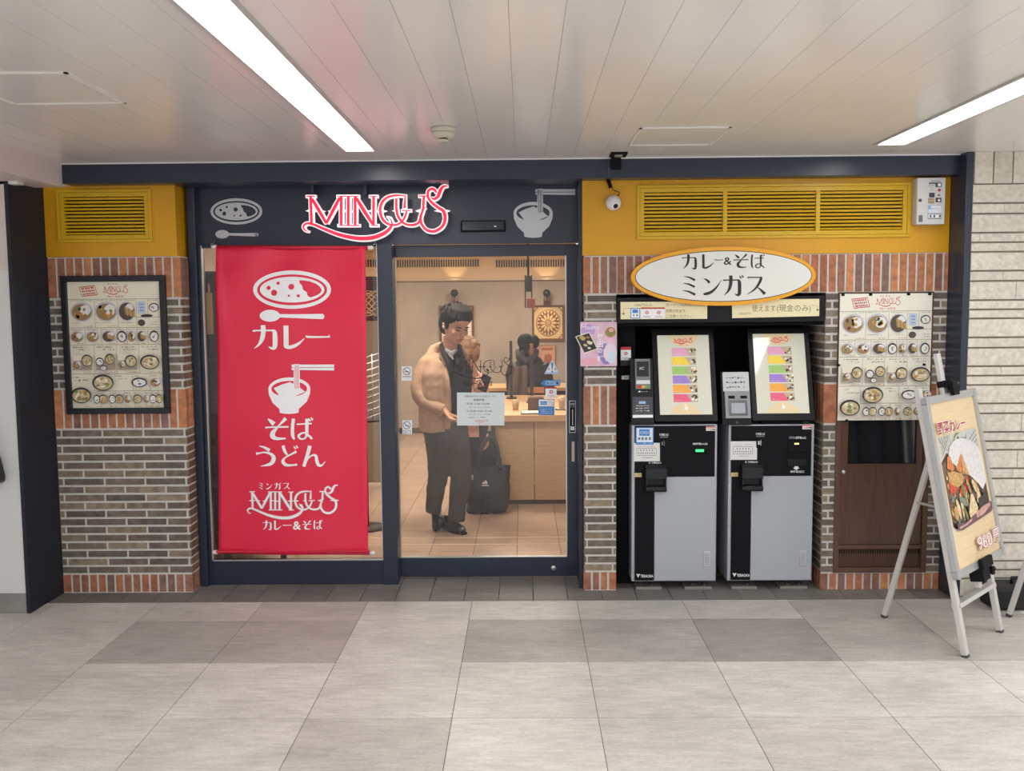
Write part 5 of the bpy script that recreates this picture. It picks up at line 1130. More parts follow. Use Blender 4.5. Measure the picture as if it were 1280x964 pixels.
# ------------------------------------------------------------------ furniture and fittings in the shop
YT0 = 2.42; zt = .772; tx0 = px(617, 560, YT0).x; tx1 = 1.75
t = thing('dining_counter', ((tx0+tx1)/2, 3.3, 0), 'long pale oak dining counter inside the shop behind the sliding door', 'counter')
MB().box(tx0-.05, tx1, YT0-.05, 4.15, zt-.055, zt).build('worktop', WOODH, t, bevel=.004)
xs_ = px(668, 600, YT0).x
for a, b in ((tx0, xs_-.003), (xs_+.003, .95), (.956, tx1)): MB().box(a, b, YT0, YT0+.03, .04, zt-.056).build('front_panel', WOODL, t, bevel=.002)
MB().box(tx0+.01, tx1, YT0+.02, YT0+.6, 0, .05).build('kick', mat('dark skirting', rgb(84, 66, 56), .6), t)
MB().box(tx0, tx0+.035, YT0+.03, 4.1, 0, zt-.056).build('end_panel', mat('olive oak', rgb(168, 142, 96), .5), t, bevel=.002)
t = thing('wall_counter', (.6, 5.3, 0), 'narrow oak counter with dark edge at the far end of the shop', 'counter')
MB().box(-.35, 2.3, 5.0, 5.6, .735, .775).build('worktop', WOODH, t, bevel=.003); MB().box(-.35, 2.3, 5.04, 5.56, .64, .734).build('apron', mat('dark edge', rgb(54, 44, 44), .5), t)
for x in (-.25, 2.2): MB().box(x, x+.05, 5.1, 5.5, 0, .64).build('leg', mat('dark edge', rgb(54, 44, 44), .5), t)
def on(x, y, z=zt): return pz(x, y, z)
# dividers
DIV = mat('dark divider', rgb(52, 46, 50), .4); SMO = mat('grey divider', rgb(136, 120, 110), .35); COP = mat('copper wood', rgb(120, 80, 58), .4)
t = thing('table_divider', (px(639, 470, 3.80).x, 3.85, zt), 'tall grey table divider with dark post, left of the seated diner', 'divider', 'dividers on the counter')
x = px(639, 470, 3.80).x; z1 = px(639, 426, 3.80).z
MB().box(x-.014, x+.014, 3.78, 3.83, zt, z1).build('post', DIV, t, bevel=.002)
MB().prism([Vector((x-.002, 3.83, zt)), Vector((x-.002, 4.12, zt)), Vector((x-.002, 4.12, z1-.03)), Vector((x-.002, 3.83, z1))], (.012, 0, 0)).build('panel', SMO, t)
MB().box(x-.05, x+.05, 3.74, 3.9, zt, zt+.012).build('base', DIV, t)
x = px(664.5, 470, 3.4).x; z1 = px(664, 430, 3.4).z; zc_ = px(664, 443, 3.4).z
t = thing('table_divider', (x, 3.42, zt), 'tall dark table divider with copper coloured top, in front of the seated diner', 'divider', 'dividers on the counter')
MB().box(x-.018, x+.018, 3.38, 3.44, zt, zc_).build('post', DIV, t, bevel=.002); MB().box(x-.016, x+.016, 3.38, 3.44, zc_, z1).build('top', COP, t, bevel=.002); MB().prism([Vector((x+.002, 3.44, zt)), Vector((x+.002, 3.7, zt)), Vector((x+.002, 3.7, z1-.05)), Vector((x+.002, 3.44, z1-.02))], (.01, 0, 0)).build('panel', SMO, t)
MB().box(x-.05, x+.05, 3.35, 3.47, zt, zt+.012).build('base', DIV, t)
# napkin box, tray, tumblers
a = on(660, 514); b = on(680, 514); t = thing('condiment_box', (a.x+.07, a.y, zt), 'dark brown condiment box on the counter under the divider', 'box')
MB().box(a.x, b.x, a.y, a.y+.16, zt, zt+.115).build('body', mat('dark brown lacquer', rgb(104, 74, 56), .4), t, bevel=.004); MB().box(a.x+.01, b.x-.01, a.y+.01, a.y+.15, zt+.112, zt+.122).build('lid', mat('dark brown lacquer lid', rgb(120, 88, 66), .4), t, bevel=.003)
a = on(651, 518.5); b = on(682, 513); t = thing('serving_tray', ((a.x+b.x)/2, a.y+.1, zt), 'flat dark tray with white paper near the front edge of the counter', 'tray')
MB().box(a.x, a.x+.205, a.y, a.y+.20, zt, zt+.008).build('base', mat('tray dark', rgb(40, 34, 32), .4), t, bevel=.003); MB().box(a.x+.01, a.x+.195, a.y+.01, a.y+.19, zt+.008, zt+.014).build('paper', CREAM, t)
TUM = mat('amber tumbler', rgb(190, 164, 138), .15, spec=.6)
for i, (x, y, lbl) in enumerate(((644.5, 512.5, 'small tumbler on the counter beside the opening hours notice'), (702.5, 512, 'small tumbler on a white saucer at the right end of the counter'))):
    c = on(x, y)
    if i:
        t2 = thing('saucer', (c.x, c.y, zt), 'white saucer under the tumbler at the right end of the counter', 'saucer')
        MB().lathe([(.03, 0), (.05, .006), (.052, .010), (.04, .008)], (c.x, c.y, zt), 'z', 20).build('dish', WHITE, t2); MB().box(c.x-.06, c.x+.06, c.y-.06, c.y+.06, zt-.0005, zt+.0008).build('mat', BLACKM, t2)
    z = zt+.009*i; h = .105 if i else .085
    t = thing('tumbler', (c.x, c.y, z), lbl, 'glass', 'tumblers on the counter')
    MB().lathe([(.026, 0), (.031, h), (.028, h), (.024, .012)], (c.x, c.y, z), 'z', 20).build('cup', TUM, t); MB().lathe([(.0242, .013), (.026, h*.6), (.001, h*.601)], (c.x, c.y, z), 'z', 16).build('water', mat('water', rgb(200, 180, 160), .05), t)
# wall lamps, pictures, bulkhead grilles
YW = 6.99
def wall_lamp(x, label):
    c = px(x, 366.5, YW-.14); t = thing('wall_lamp', (c.x, YW-.1, c.z-.15), label, 'wall lamp', 'round wall lamps')
    MB().lathe([(.02, -.05), (.047, -.04), (.05, 0), (.045, .03), (.02, .04)], c, 'y', 24).build('head', mat('lamp black', rgb(42, 38, 40), .4), t)
    m = MB(); m.tube([c+Vector((0, .02, -.04)), c+Vector((0, .02, -.11)), Vector((c.x, YW, c.z-.13))], .012, 8); m.build('arm', mat('lamp bronze', rgb(110, 78, 66), .4), t)
    m = MB()
    for s in (-.035, .035): m.tube([c+Vector((s, .05, -.05)), c+Vector((s, .05, -.15))], .006, 8)
    m.box(c.x-.04, c.x+.04, YW-.03, YW+.005, c.z-.17, c.z-.10); m.build('bracket', mat('lamp bronze', rgb(110, 78, 66), .4), t)
    for dz, e, rx in ((.03, 2.6, math.pi), (-.05, 3.4, 0)):
        l = bpy.data.lights.new('wall_lamp_spot', 'SPOT'); l.energy = e; l.color = (1, .72, .42); l.spot_size = 1.2; l.spot_blend = .5; l.shadow_soft_size = .02
        o = bpy.data.objects.new('wall_lamp_spot', l); COL.objects.link(o); o.parent = t; o.location = Vector((c.x, c.y-.06 if dz > 0 else c.y-.08, c.z+dz+(.03 if dz > 0 else -.02)))-BASE[t.name]; o.rotation_euler = (rx+(.45 if dz < 0 else -.35), 0, 0)
wall_lamp(568, 'round black wall lamp above the framed picture behind the man'); wall_lamp(683.5, 'round black wall lamp above the round patterned plaque')
def picture(q, label, inner, nm='framed_picture', cat='picture', fw=.03, fm_=None):
    t = thing(nm, ((q[0]+q[1])/2, YW, q[2]), label, cat); f = MB()
    for a in ((q[0], q[1], q[2], q[2]+fw), (q[0], q[1], q[3]-fw, q[3]), (q[0], q[0]+fw, q[2]+fw, q[3]-fw), (q[1]-fw, q[1], q[2]+fw, q[3]-fw)): f.box(a[0], a[1], YW-.03, YW+.008, a[2], a[3])
    f.build('frame', fm_ or mat('picture frame brown', rgb(112, 74, 50), .4), t, bevel=.003)
    MB().box(q[0]+fw, q[1]-fw, YW-.015, YW+.008, q[2]+fw, q[3]-fw).build('backing', mat('picture mat', rgb(232, 226, 212), .6), t)
    k = Ink(inrect((q[0]+fw, YW-.015, q[3]-fw), (q[1]-q[0]-2*fw, 0, 0), (0, 0, q[2]-q[3]+2*fw), (0, -1, 0), .0008)); inner(k); k.build('print', t)
def d(k):
    k.rect(.14, .1, .86, .46, mat('picture sepia', rgb(150, 134, 116), .6)).rect(.14, .54, .86, .9, mat('picture dark', rgb(74, 72, 74), .6)).up().ell(.5, .3, .2, .1, mat('picture light', rgb(206, 196, 180), .6), 14, jag=.1).ell(.45, .7, .2, .1, mat('picture grey', rgb(140, 140, 142), .6), 14, jag=.1)
picture(rc(549.5, 382, 592.5, 430, YW), 'brown framed picture on the back wall behind the man, half hidden by his head', d)
def d(k):
    TN = mat('plaque tan', rgb(226, 196, 146), .6); DB = mat('plaque brown', rgb(122, 78, 42), .6)
    k.rect(0, 0, 1, 1, DB).up().rect(.04, .04, .96, .96, TN).up()
    for a in range(4):
        sx, sy = (a % 2)*2-1, (a//2)*2-1
        for (u, v) in ((.41, .41), (.36, .44), (.44, .36)): k.ell(.5+sx*u, .5+sy*v, .03, .022, DB, 8, a=sx*sy*.8)
    k.ell(.5, .5, .40, .40, DB).up().ring(.5, .5, .375, .375, .36, .36, TN)
    for i in range(20): a = i*math.pi/10; k.ell(.5+.325*math.cos(a), .5+.325*math.sin(a), .036, .026, TN, 10, a=a)
    for i in range(12): a = i*math.pi/6; k.ell(.5+.185*math.cos(a), .5+.185*math.sin(a), .095, .035, TN, 12, a=a)
    k.up().ell(.5, .5, .095, .095, DB).up().ring(.5, .5, .075, .075, .05, .05, TN).ell(.5, .5, .03, .03, TN)
picture(rc(665, 381.5, 705.5, 426, YW), 'square plaque with a round carved flower pattern on the back wall', d, 'carved_plaque', 'plaque', .012, mat('plaque frame', rgb(120, 84, 58), .5))
def d(k):
    k.rect(0, 0, 1, 1, mat('poster salmon', rgb(206, 160, 130), .6)).up().ell(.55, .6, .3, .26, mat('poster rust', rgb(170, 100, 78), .6), 14, jag=.15).rect(.12, .1, .88, .2, mat('poster rust', rgb(170, 100, 78), .6))
picture(rc(674, 431, 694, 464, YW), 'small salmon poster on the back wall below the carved plaque', d, 'wall_poster', 'poster', .006, mat('poster edge', rgb(190, 150, 122), .6))
for a, b, lbl in ((493, 599, 'long air grille in the bulkhead above the man'), (619.5, 712, 'long air grille in the bulkhead above the carved plaque'), (452, 472, 'short end of an air grille seen right of the red banner')):
    q = rc(a, 324.5, b, 334, 6.955); t = thing('air_grille', ((q[0]+q[1])/2, 6.955, q[2]), lbl, 'air vent', 'air grilles in the shop bulkhead'); m = MB()
    m.box(q[0], q[1], 6.94, 6.957, q[2]-.008, q[2]+.003).box(q[0], q[1], 6.94, 6.957, q[3]-.003, q[3]+.008); m.build('frame', mat('grille frame', rgb(216, 188, 146), .5), t)
    n_ = max(3, int((q[1]-q[0])/.032)); w_ = (q[1]-q[0])/n_; m = MB()
    for i in range(n_+1): m.box(q[0]+i*w_-.006, q[0]+i*w_+.006, 6.94, 6.955, q[2], q[3])
    m.build('slats', mat('grille frame', rgb(216, 188, 146), .5), t); MB().box(q[0], q[1], 6.952, 6.956, q[2], q[3]).build('opening', mat('grille dark', rgb(70, 54, 44), .8), t)
# pendant lamp over the counter
YP = 3.1; c = px(662, 385, YP); t = thing('pendant_lamp', (c.x, YP, c.z), 'slim black pendant lamp with copper foot hanging over the counter', 'pendant lamp')
z1 = px(662, 344, YP).z; MB().tube([(c.x-.01, YP, z1-.01), (c.x-.01, YP, 2.461)], .009, 8).build('cord', BLACKM, t)
x0, x1 = px(655.8, 370, YP).x, px(665.5, 370, YP).x; m = MB(); m.box(x0, x0+.012, YP-.03, YP+.03, c.z, z1).box(x1-.012, x1, YP-.03, YP+.03, px(662, 374, YP).z, z1); m.box(x0, x1, YP-.005, YP+.03, z1-.15, z1-.005); m.build('frame', mat('pendant black', rgb(44, 38, 36), .4), t, bevel=.002)
x0, x1 = px(658.5, 378, YP).x, px(668.8, 378, YP).x; MB().box(x0, x1, YP-.04, YP+.04, c.z, px(662, 373, YP).z).build('shade', mat('copper shade', rgb(128, 72, 54), .45, metal=.1), t, bevel=.004)
# what shows left and right of the banner: dark shelf, wooden chair, lattice screen, wire rack
DKW = mat('dark brown wood', rgb(66, 48, 42), .5); ORW = mat('orange wood', rgb(206, 140, 86), .5)
t = thing('tall_shelf', (-1.95, 1.1, 0), 'tall dark brown shelf inside the shop at the left edge of the window', 'shelf'); m = MB()
MB().box(-2.35, -1.52, 1.33, 1.35, .0, 1.95).build('back_panel', DKW, t)
for x in (-2.35, -1.55): MB().box(x, x+.03, .97, 1.33, 0, 1.95).build('side_panel', DKW, t)
for i in range(7): MB().box(-2.32, -1.55, .97, 1.33, .12+i*.3, .14+i*.3).build('shelf_board', DKW, t)
t = thing('wooden_paddle', (-1.57, .86, 1.45), 'pale wooden paddle hanging on the dark shelf left of the banner', 'paddle')
a, b = px(258.5, 418, .93), px(263.5, 366, .93); MB().box(a.x, b.x, .932, .967, a.z, b.z).box((a.x+b.x)/2-.005, (a.x+b.x)/2+.005, .942, .962, b.z, b.z+.06).build('blade', mat('pale wood', rgb(206, 176, 134), .5), t, bevel=.004)
def chair(loc, label):
    t = thing('wooden_chair', loc, label, 'chair'); l = Vector(loc)
    def bx(nm, a, b, c_, d_, e, f, mt): return MB().box(l.x+a, l.x+b, l.y+c_, l.y+d_, l.z+e, l.z+f).build(nm, mt, t, bevel=.004)
    for x in (-.2, .165):
        for y in (-.2, .165): bx('leg', x, x+.035, y, y+.035, 0, .44 if y < 0 else .86, mat('chair leg dark', rgb(70, 62, 62), .5))
    bx('seat', -.21, .21, -.21, .21, .44, .475, ORW)
    for z in (.58, .67, .76): bx('back_slat', -.165, .165, .17, .195, z, z+.065, ORW)
    return t
chair((-1.45, .72, 0), 'wooden chair with orange slats inside the shop left of the banner')
a = px(267, 500, .60); t = thing('rope_basket', (-1.53, .66, .476), 'woven rope basket on the wooden chair left of the banner', 'basket')
m = MB()
for i in range(9): m.tube([(-1.53+.10*math.cos(k_*math.pi/8), .66+.10*math.sin(k_*math.pi/8), .488+i*.022) for k_ in range(16)], .012, 8, closed=True)
m.build('weave', mat('rope', rgb(150, 122, 100), .8), t); MB().lathe([(.09, 0), (.09, .01)], (-1.53, .66, .478), 'z', 16).build('base', mat('rope', rgb(150, 122, 100), .8), t)
t = thing('lattice_screen', (-.75, 3.2, 0), 'dark framed partition with pale lattice seen right of the banner', 'partition'); Y = 3.2
q = rc(452, 362, 471.5, 396, Y); DK = mat('partition dark', rgb(58, 50, 48), .5)
for a in ((q[0]-.05, q[0], 0, q[3]+.1), (q[1], q[1]+.05, 0, q[3]+.1)): MB().box(a[0], a[1], Y, Y+.05, a[2], a[3]).build('post', DK, t)
for z0_, z1_ in ((q[3], q[3]+.12), (q[2]-.04, q[2])): MB().box(q[0], q[1], Y, Y+.05, z0_, z1_).build('rail', DK, t)
m = MB(); m.box(q[0], q[1], Y+.03, Y+.04, q[2], q[3], 1)
for i in range(-6, 9):
    for s in (1, -1):
        P = []
        for u in (0, 1):
            v = (i/4+u*s*.6); P.append((u, v))
        pts = [(q[0]+(q[1]-q[0])*u, q[2]+(q[3]-q[2])*min(1, max(0, v))) for u, v in P]
        if abs(pts[0][1]-pts[1][1]) > .02: m.tube([(x_, Y+.02, z_) for x_, z_ in pts], .005, 6)
m.build('lattice', [mat('lattice cream', rgb(226, 206, 172), .5), mat('lattice backing', rgb(120, 92, 66), .6)], t)
MB().box(q[0], q[1], Y, Y+.04, .05, q[2]-.04).build('lower_panel', mat('partition grey', rgb(150, 138, 122), .5), t)
t = thing('wire_rack', (-.74, 1.6, 0), 'curved wire rack on a round dark base seen right of the banner', 'rack'); c = px(466, 560, 1.6); m = MB(); cx = c.x-.06
zA, zB = px(466, 522, 1.6).z, px(466, 448, 1.6).z
MB().lathe([(.17, zA-.02), (.17, zA)], (cx, 1.6, 0), 'z', 24).build('base_plate', DK, t); MB().tube([(cx, 1.6, 0), (cx, 1.6, zA-.01)], .02, 10).build('stem', DK, t); MB().lathe([(.15, 0), (.15, .015)], (cx, 1.6, 0), 'z', 20).build('foot', DK, t)
for i in range(10):
    z = zA+(zB-zA)*i/9; MB().tube([(cx+.16*math.cos(a_*math.pi/10), 1.6+.16*math.sin(a_*math.pi/10), z+.05*math.cos(a_*math.pi/10)) for a_ in range(20)], .004, 6, closed=True).build('wire_hoop', SILVER, t)
for a_ in (.5, 2.1, 3.7, 5.3): MB().tube([(cx+.16*math.cos(a_), 1.6+.16*math.sin(a_), zA-.01), (cx+.16*math.cos(a_), 1.6+.16*math.sin(a_), zB+.04)], .004, 6).build('wire_post', SILVER, t)
for y, nm in ((672, 'a'), (680.5, 'b')):  # two thin pale strips laid across the shop floor
    p = pz(600, y, .001); MB().box(-1.6, .65, p.y-.006, p.y+.006, -.004, .002).build('trim_floor_strip', [mat('pale strip', rgb(236, 214, 186), .3)], kind='structure')
# ------------------------------------------------------------------ people and the bag
def soft(o, vox=.008, it=6, fac=.5):
    r = o.modifiers.new('skin', 'REMESH'); r.mode = 'VOXEL'; r.voxel_size = vox; r.use_smooth_shade = True
    s = o.modifiers.new('smooth', 'SMOOTH'); s.iterations = it; s.factor = fac; return o
def folds(o, strength=.012, size=.09, nm='cloth folds'):
    tx = bpy.data.textures.get(nm) or bpy.data.textures.new(nm, 'CLOUDS'); tx.noise_scale = size
    d = o.modifiers.new('folds', 'DISPLACE'); d.texture = tx; d.strength = strength; d.mid_level = .5; d.texture_coords = 'LOCAL'; return o
SKIN = mat('skin', rgb(222, 172, 144), .5, noise_amt=.05, noise_scale=30); HAIR = mat('black hair', rgb(34, 30, 29), .75, spec=.25, noise_amt=.3, noise_scale=60, stretch=(1, 1, .2))
BEIGE = mat('beige coat', rgb(186, 154, 126), .75, noise_amt=.08, noise_scale=30); LIN = mat('coat lining', rgb(128, 104, 78), .8); KNIT = mat('dark sweater', rgb(54, 52, 56), .85, noise_amt=.15, noise_scale=60)
TRO = mat('charcoal trousers', rgb(70, 67, 68), .85, noise_amt=.06, noise_scale=6); SHOE = mat('black leather', rgb(34, 31, 32), .35); SHIRT = mat('grey shirt', rgb(176, 176, 180), .8)
def frame(yaw, pitch, roll=0):        # head axes: local +x right of the face, -y out of the face, +z up
    return (Matrix.Rotation(yaw, 3, 'Z') @ Matrix.Rotation(pitch, 3, 'X') @ Matrix.Rotation(roll, 3, 'Y'))
def head(m, c, s, R):
    """skull, jaw, brow, nose, lips, eyes and ears fused later; s = head height"""
    c = Vector(c); B = lambda p, r, n=16: m.ball(c+R @ (Vector(p)*s), tuple(q*s for q in r), n, M=R)
    B((0, .05, .10), (.33, .41, .38), 24); B((0, -.06, -.10), (.285, .34, .34), 20); B((0, -.17, -.36), (.17, .17, .12)); B((0, -.12, -.26), (.25, .25, .20))
    B((-.15, -.30, -.09), (.10, .08, .08)); B((.15, -.30, -.09), (.10, .08, .08)); B((0, -.355, .07), (.21, .05, .035)); B((0, -.30, .22), (.22, .12, .14))
    m.tube([c+R @ (Vector(p)*s) for p in ((0, -.375, .04), (0, -.425, -.06), (0, -.475, -.125))], [.03*s, .042*s, .052*s], 10); B((-.05, -.41, -.135), (.038, .04, .03), 10); B((.05, -.41, -.135), (.038, .04, .03), 10)
    B((0, -.375, -.235), (.10, .035, .022), 12); B((0, -.37, -.275), (.085, .035, .026), 12)
    for sx in (-1, 1):
        B((sx*.335, .02, -.03), (.035, .075, .115), 12); B((sx*.35, .03, .02), (.04, .07, .06), 10)
def face(t, c, s, R, brow=HAIR):
    c = Vector(c); off = lambda p: c+R @ (Vector(p)*s)
    m = MB()
    for sx in (-1, 1): m.tube([off((sx*.06, -.398, .075)), off((sx*.13, -.39, .098)), off((sx*.21, -.335, .075))], [.012*s, .018*s, .008*s], 8)
    m.build('eyebrows', brow, t)
    m = MB()
    for sx in (-1, 1): m.tube([off((sx*.07, -.372, .0)), off((sx*.13, -.372, -.005)), off((sx*.20, -.325, .005))], [.008*s, .014*s, .008*s], 8)
    m.build('eyelids', brow, t)
    m = MB(); m.tube([off((-.10, -.385, -.255)), off((0, -.41, -.252)), off((.10, -.385, -.255))], [.008*s, .013*s, .008*s], 8); m.build('mouth', mat('lips', rgb(160, 96, 84), .5), t)
def hand(m, wrist, dirv, palmn, s=.18, curl=.6, thumb=1):
    """five fingers of unequal length with bends, thumb from the side of the palm; s = hand length"""
    w0 = Vector(wrist); d = Vector(dirv).normalized(); n = Vector(palmn); n = (n-d*n.dot(d)).normalized(); sd = d.cross(n)
    m.tube([w0-d*.03, w0+d*s*.06, w0+d*s*.28, w0+d*s*.50], [(.020, .028), (.018, .030), (.016, .042), (.013, .043)], 12, ref=n)
    for i, (u, L) in enumerate(((-.034, .40), (-.012, .46), (.011, .43), (.032, .34))):
        p = w0+d*s*.46+sd*u*(s/.18); P = [p-d*.015, p]; a = .15; q = p.copy()
        for k, f in enumerate((.45, .32, .23)):
            a += curl*(.55+.1*i); q = q+(d*math.cos(a)+n*math.sin(a))*(s*L*f); P.append(q.copy())
        m.tube(catmull(P, 3), [.0092]*9+[.0085]*3+[.0065], 8)
    p = w0+d*s*.14+sd*(-.030*thumb)*(s/.18); q1 = p+(d*.55-sd*.62*thumb+n*.35)*s*.20; q2 = q1+(d*.9-sd*.1*thumb+n*.5)*s*.17
    m.tube(catmull([p-(d*.2)*s*.1, p, q1, q2], 3), [.013]*6+[.011]*3+[.008], 8)
# ---- man in the beige coat
Y1 = 1.48; s_ = 6.86/1160
def J(x, y, dy=0): return px(x, y, Y1+dy)
foot = J(556, 663)
man = MB(); RH = frame(math.radians(38), math.radians(24)); hc = J(569, 406, -.06); hs = .272
head(man, hc, hs, RH)
man.tube([J(562, 452, .02), J(563, 438, 0), hc+RH @ Vector((0, .03, -.10))], [.062, .056, .052], 14)
man.tube([J(555, 530, .02), J(555, 490, .03), J(557, 455, .02), J(560, 445, .02)], [(.10, .15), (.10, .14), (.09, .15), (.06, .08)], 16)
man.tube([J(536, 453, .02), J(525, 490, -.06), J(545, 509, -.16), J(556, 514, -.19)], [.05, .045, .034, .028], 12)
man.tube([J(583, 453, .06), J(596, 478, .04), J(597, 486, -.06), J(598, 486, -.12)], [.048, .042, .032, .026], 12)
man.tube([J(547, 528, .03), J(547, 590, .03), J(541, 640, .05)], [.085, .058, .04], 12); man.tube([J(566, 528, .0), J(576, 590, -.01), J(569, 650, -.03)], [.085, .058, .04], 12)
hand(man, J(557, 514, -.19), J(568, 528, -.25)-J(557, 514, -.19), J(580, 515, -.19)-J(566, 515, -.15), .185, .35, 1)
hand(man, J(598, 486, -.13), J(604, 476, -.20)-J(598, 486, -.13), J(590, 478, -.25)-J(604, 478, -.15), .165, .85, -1)
mo = soft(man.build('person', [SKIN], label='man in open beige hooded coat looking down, standing just inside the sliding door', cat='person'), .0055, 3, .4)
face(mo, hc, hs, RH)
def hm(pts): return [hc+RH @ (Vector(p)*hs) for p in pts]
h = MB(); B = lambda p, r, n=18: h.ball(hc+RH @ (Vector(p)*hs), tuple(q*hs for q in r), n, M=RH)
B((0, .10, .20), (.385, .41, .36), 24); B((0, .22, .0), (.36, .30, .36)); B((-.25, .06, .06), (.13, .20, .20)); B((.25, .06, .06), (.13, .20, .20)); B((0, .28, -.22), (.26, .18, .2))
random.seed(5)
for i in range(26):
    a = -1.35+2.7*i/25; x = .34*math.sin(a); y = -.36*math.cos(a)
    q = random.uniform(.17, .24); h.tube(hm([(x*.5+.03, y*.3+.08, .555), (x*.8+.02, y*.75, .47), (x*1.0+random.uniform(-.03, .05), y*.99-.02, .30), (x*.98+random.uniform(-.02, .07), y*.98-.02, q)]), [.06*hs, .065*hs, .045*hs, .012*hs], 8)
for i in range(70):
    a = random.uniform(0, 6.28); r = random.uniform(.08, .40); z = .10+.50*math.sqrt(max(0, 1-(r/.44)**2)); r2 = min(.44, r+.10); z2 = .10+.50*math.sqrt(max(0, 1-(r2/.46)**2))+random.uniform(0, .035)
    h.tube(hm([(r*math.cos(a), r*math.sin(a)+.08, z), (r2*math.cos(a+.25), r2*math.sin(a+.25)+.08, z2)]), [.04*hs, .012*hs], 6)
folds(soft(h.build('hair', HAIR, mo), .005, 2, .4), .005, .03, 'hair locks')
MB().ball(hc+RH @ (Vector((-.37, .0, -.05))*hs), (.008, .009, .011), 10).build('earbud', WHITE, mo)
c = MB()  # sweater
c.tube([J(558, 537, .02), J(560, 515, .0), J(562, 490, -.02), J(563, 462, -.01), J(562, 448, .01), J(562, 440, .0)], [(.10, .155), (.105, .165), (.108, .17), (.10, .165), (.08, .12), (.055, .07)], 18)
folds(soft(c.build('sweater', KNIT, mo), .011, 5), .012, .08)
c = MB(); c.tube([J(556, 436, -.02), J(560, 440, -.075), J(566, 442, -.105), J(571, 437, -.08)], [.016, .020, .020, .014], 8); c.tube([J(562, 443, -.095), J(567, 450, -.125)], [.016, .006], 8); soft(c.build('shirt_collar', SHIRT, mo), .006, 2)
c = MB()  # coat body, open at the front
c.tube([J(543, 537, .0), J(542.5, 520, -.005), J(543, 495, -.01), J(544, 470, .0), J(545, 455, .02), J(551, 444, .03)], [(.165, .112), (.175, .116), (.172, .114), (.16, .108), (.125, .09), (.07, .055)], 20)
c.tube([J(553, 452, -.07), J(559, 475, -.135), J(560, 510, -.145), J(559, 536.5, -.14)], [(.03, .022), (.032, .026), (.032, .026), (.034, .028)], 10)
c.tube([J(572, 448, .10), J(580, 462, .14), J(578, 500, .15), J(574, 536, .14)], [(.05, .06), (.06, .07), (.06, .07), (.06, .06)], 12)
folds(soft(c.build('coat', BEIGE, mo), .010, 8), .012, .14)
c = MB(); c.tube([J(539, 449, .03), J(534, 455, .01), J(528, 470, -.02), J(523.5, 484, -.05), J(524.5, 494, -.075), J(531, 502, -.11), J(542, 508, -.15), J(554, 513.5, -.175)], [.055, .068, .068, .064, .062, .058, .052, .045], 16)
folds(soft(c.build('sleeve', BEIGE, mo), .009, 6), .016, .07)
c = MB(); c.tube([J(552.5, 513, -.172), J(555.5, 514.3, -.18)], [.047, .045], 14); c.build('cuff', mat('coat cuff', rgb(176, 146, 114), .8), mo)
c = MB(); c.box(-.05, .05, -.004, .004, -.012, .012, 0, M=Matrix.Translation(J(541, 520, -.182)) @ Matrix.Rotation(.5, 4, 'Y')); c.build('pocket_flap', mat('coat cuff', rgb(176, 146, 114), .8), mo, bevel=.003)
c = MB()
c.tube([J(553, 430, .10), J(543, 437, .11), J(537, 449, .07), J(542, 459, -.02), J(551, 463, -.08), J(558, 470, -.13)], [.026, .044, .050, .044, .034, .018], 12)
c.tube([J(574, 436, .06), J(580, 446, .03), J(579, 458, -.03)], [.03, .036, .02], 10)
folds(soft(c.build('hood', BEIGE, mo), .008, 5), .008, .08)
c = MB(); c.tube([J(552, 440, .0), J(553, 448, -.07), J(557, 458, -.115)], [.022, .022, .012], 10); soft(c.build('hood_lining', LIN, mo), .008, 3)
c = MB(); c.tube([J(569, 431, .07), J(559, 429, .06), J(552.5, 433, .01), J(555, 443, -.07), J(561, 455, -.125), J(563, 470, -.145), J(563, 486, -.15)], [(.024, .020), (.026, .022), (.030, .024), (.030, .022), (.024, .018), (.016, .012), (.01, .01)], 10); c.tube([J(569, 431, .07), J(574, 434, .03), J(575, 442, -.05), J(571, 456, -.12), J(567, 466, -.14)], [.024, .026, .026, .018, .010], 10); soft(c.build('jacket_collar', mat('navy collar', rgb(36, 36, 42), .8), mo), .008, 3)
c = MB(); c.tube([J(560.5, 470, -.165), J(561, 500, -.172), J(560, 536, -.165)], .003, 6); c.build('zip', mat('zip', rgb(176, 150, 118), .4), mo)
c = MB()  # trousers
c.tube([J(548, 526, .02), J(547, 545, .0), J(549, 572, -.04), J(547, 600, -.01), J(543, 625, .04), J(541, 641, .05)], [.105, .104, .086, .076, .066, .060], 18)
c.tube([J(566, 526, .0), J(569, 545, -.01), J(575, 575, -.01), J(576, 600, -.02), J(572, 630, -.02), J(570, 652, -.03)], [.105, .104, .088, .078, .068, .062], 18)
c.tube([J(549, 532, .02), J(566, 532, .0)], [.11, .11], 12)
folds(soft(c.build('trousers', TRO, mo), .010, 8), .020, .12)
def shoe(P, par, nm='shoe'):
    heel, toe, up = [Vector(p) for p in P]; d = (toe-heel); L = d.length; d.normalize(); up = (up-heel); up = (up-d*up.dot(d)).normalized()
    m = MB(); m.tube([heel+up*.035-d*.01, heel+d*.05+up*.045, heel+d*L*.5+up*.038, heel+d*L*.8+up*.028, toe+up*.022-d*.01], [(.034, .030), (.044, .038), (.036, .046), (.028, .048), (.016, .026)], 14, ref=up)
    m.tube([heel+d*.045+up*.05, heel+d*.03+up*.11], [.044, .042], 12); o = soft(m.build(nm, SHOE, par), .006, 3); BASE[o.name] = BASE[par.name]
    sd = d.cross(up); q = [heel-d*.035-sd*.03, heel-d*.035+sd*.03, heel+d*L*.55+sd*.046, toe+sd*.03, toe+d*.012, toe-sd*.03, heel+d*L*.55-sd*.046]
    MB().prism([p_+up*.001 for p_ in q], up*.014).build('sole', BLACKM, o, bevel=.003)
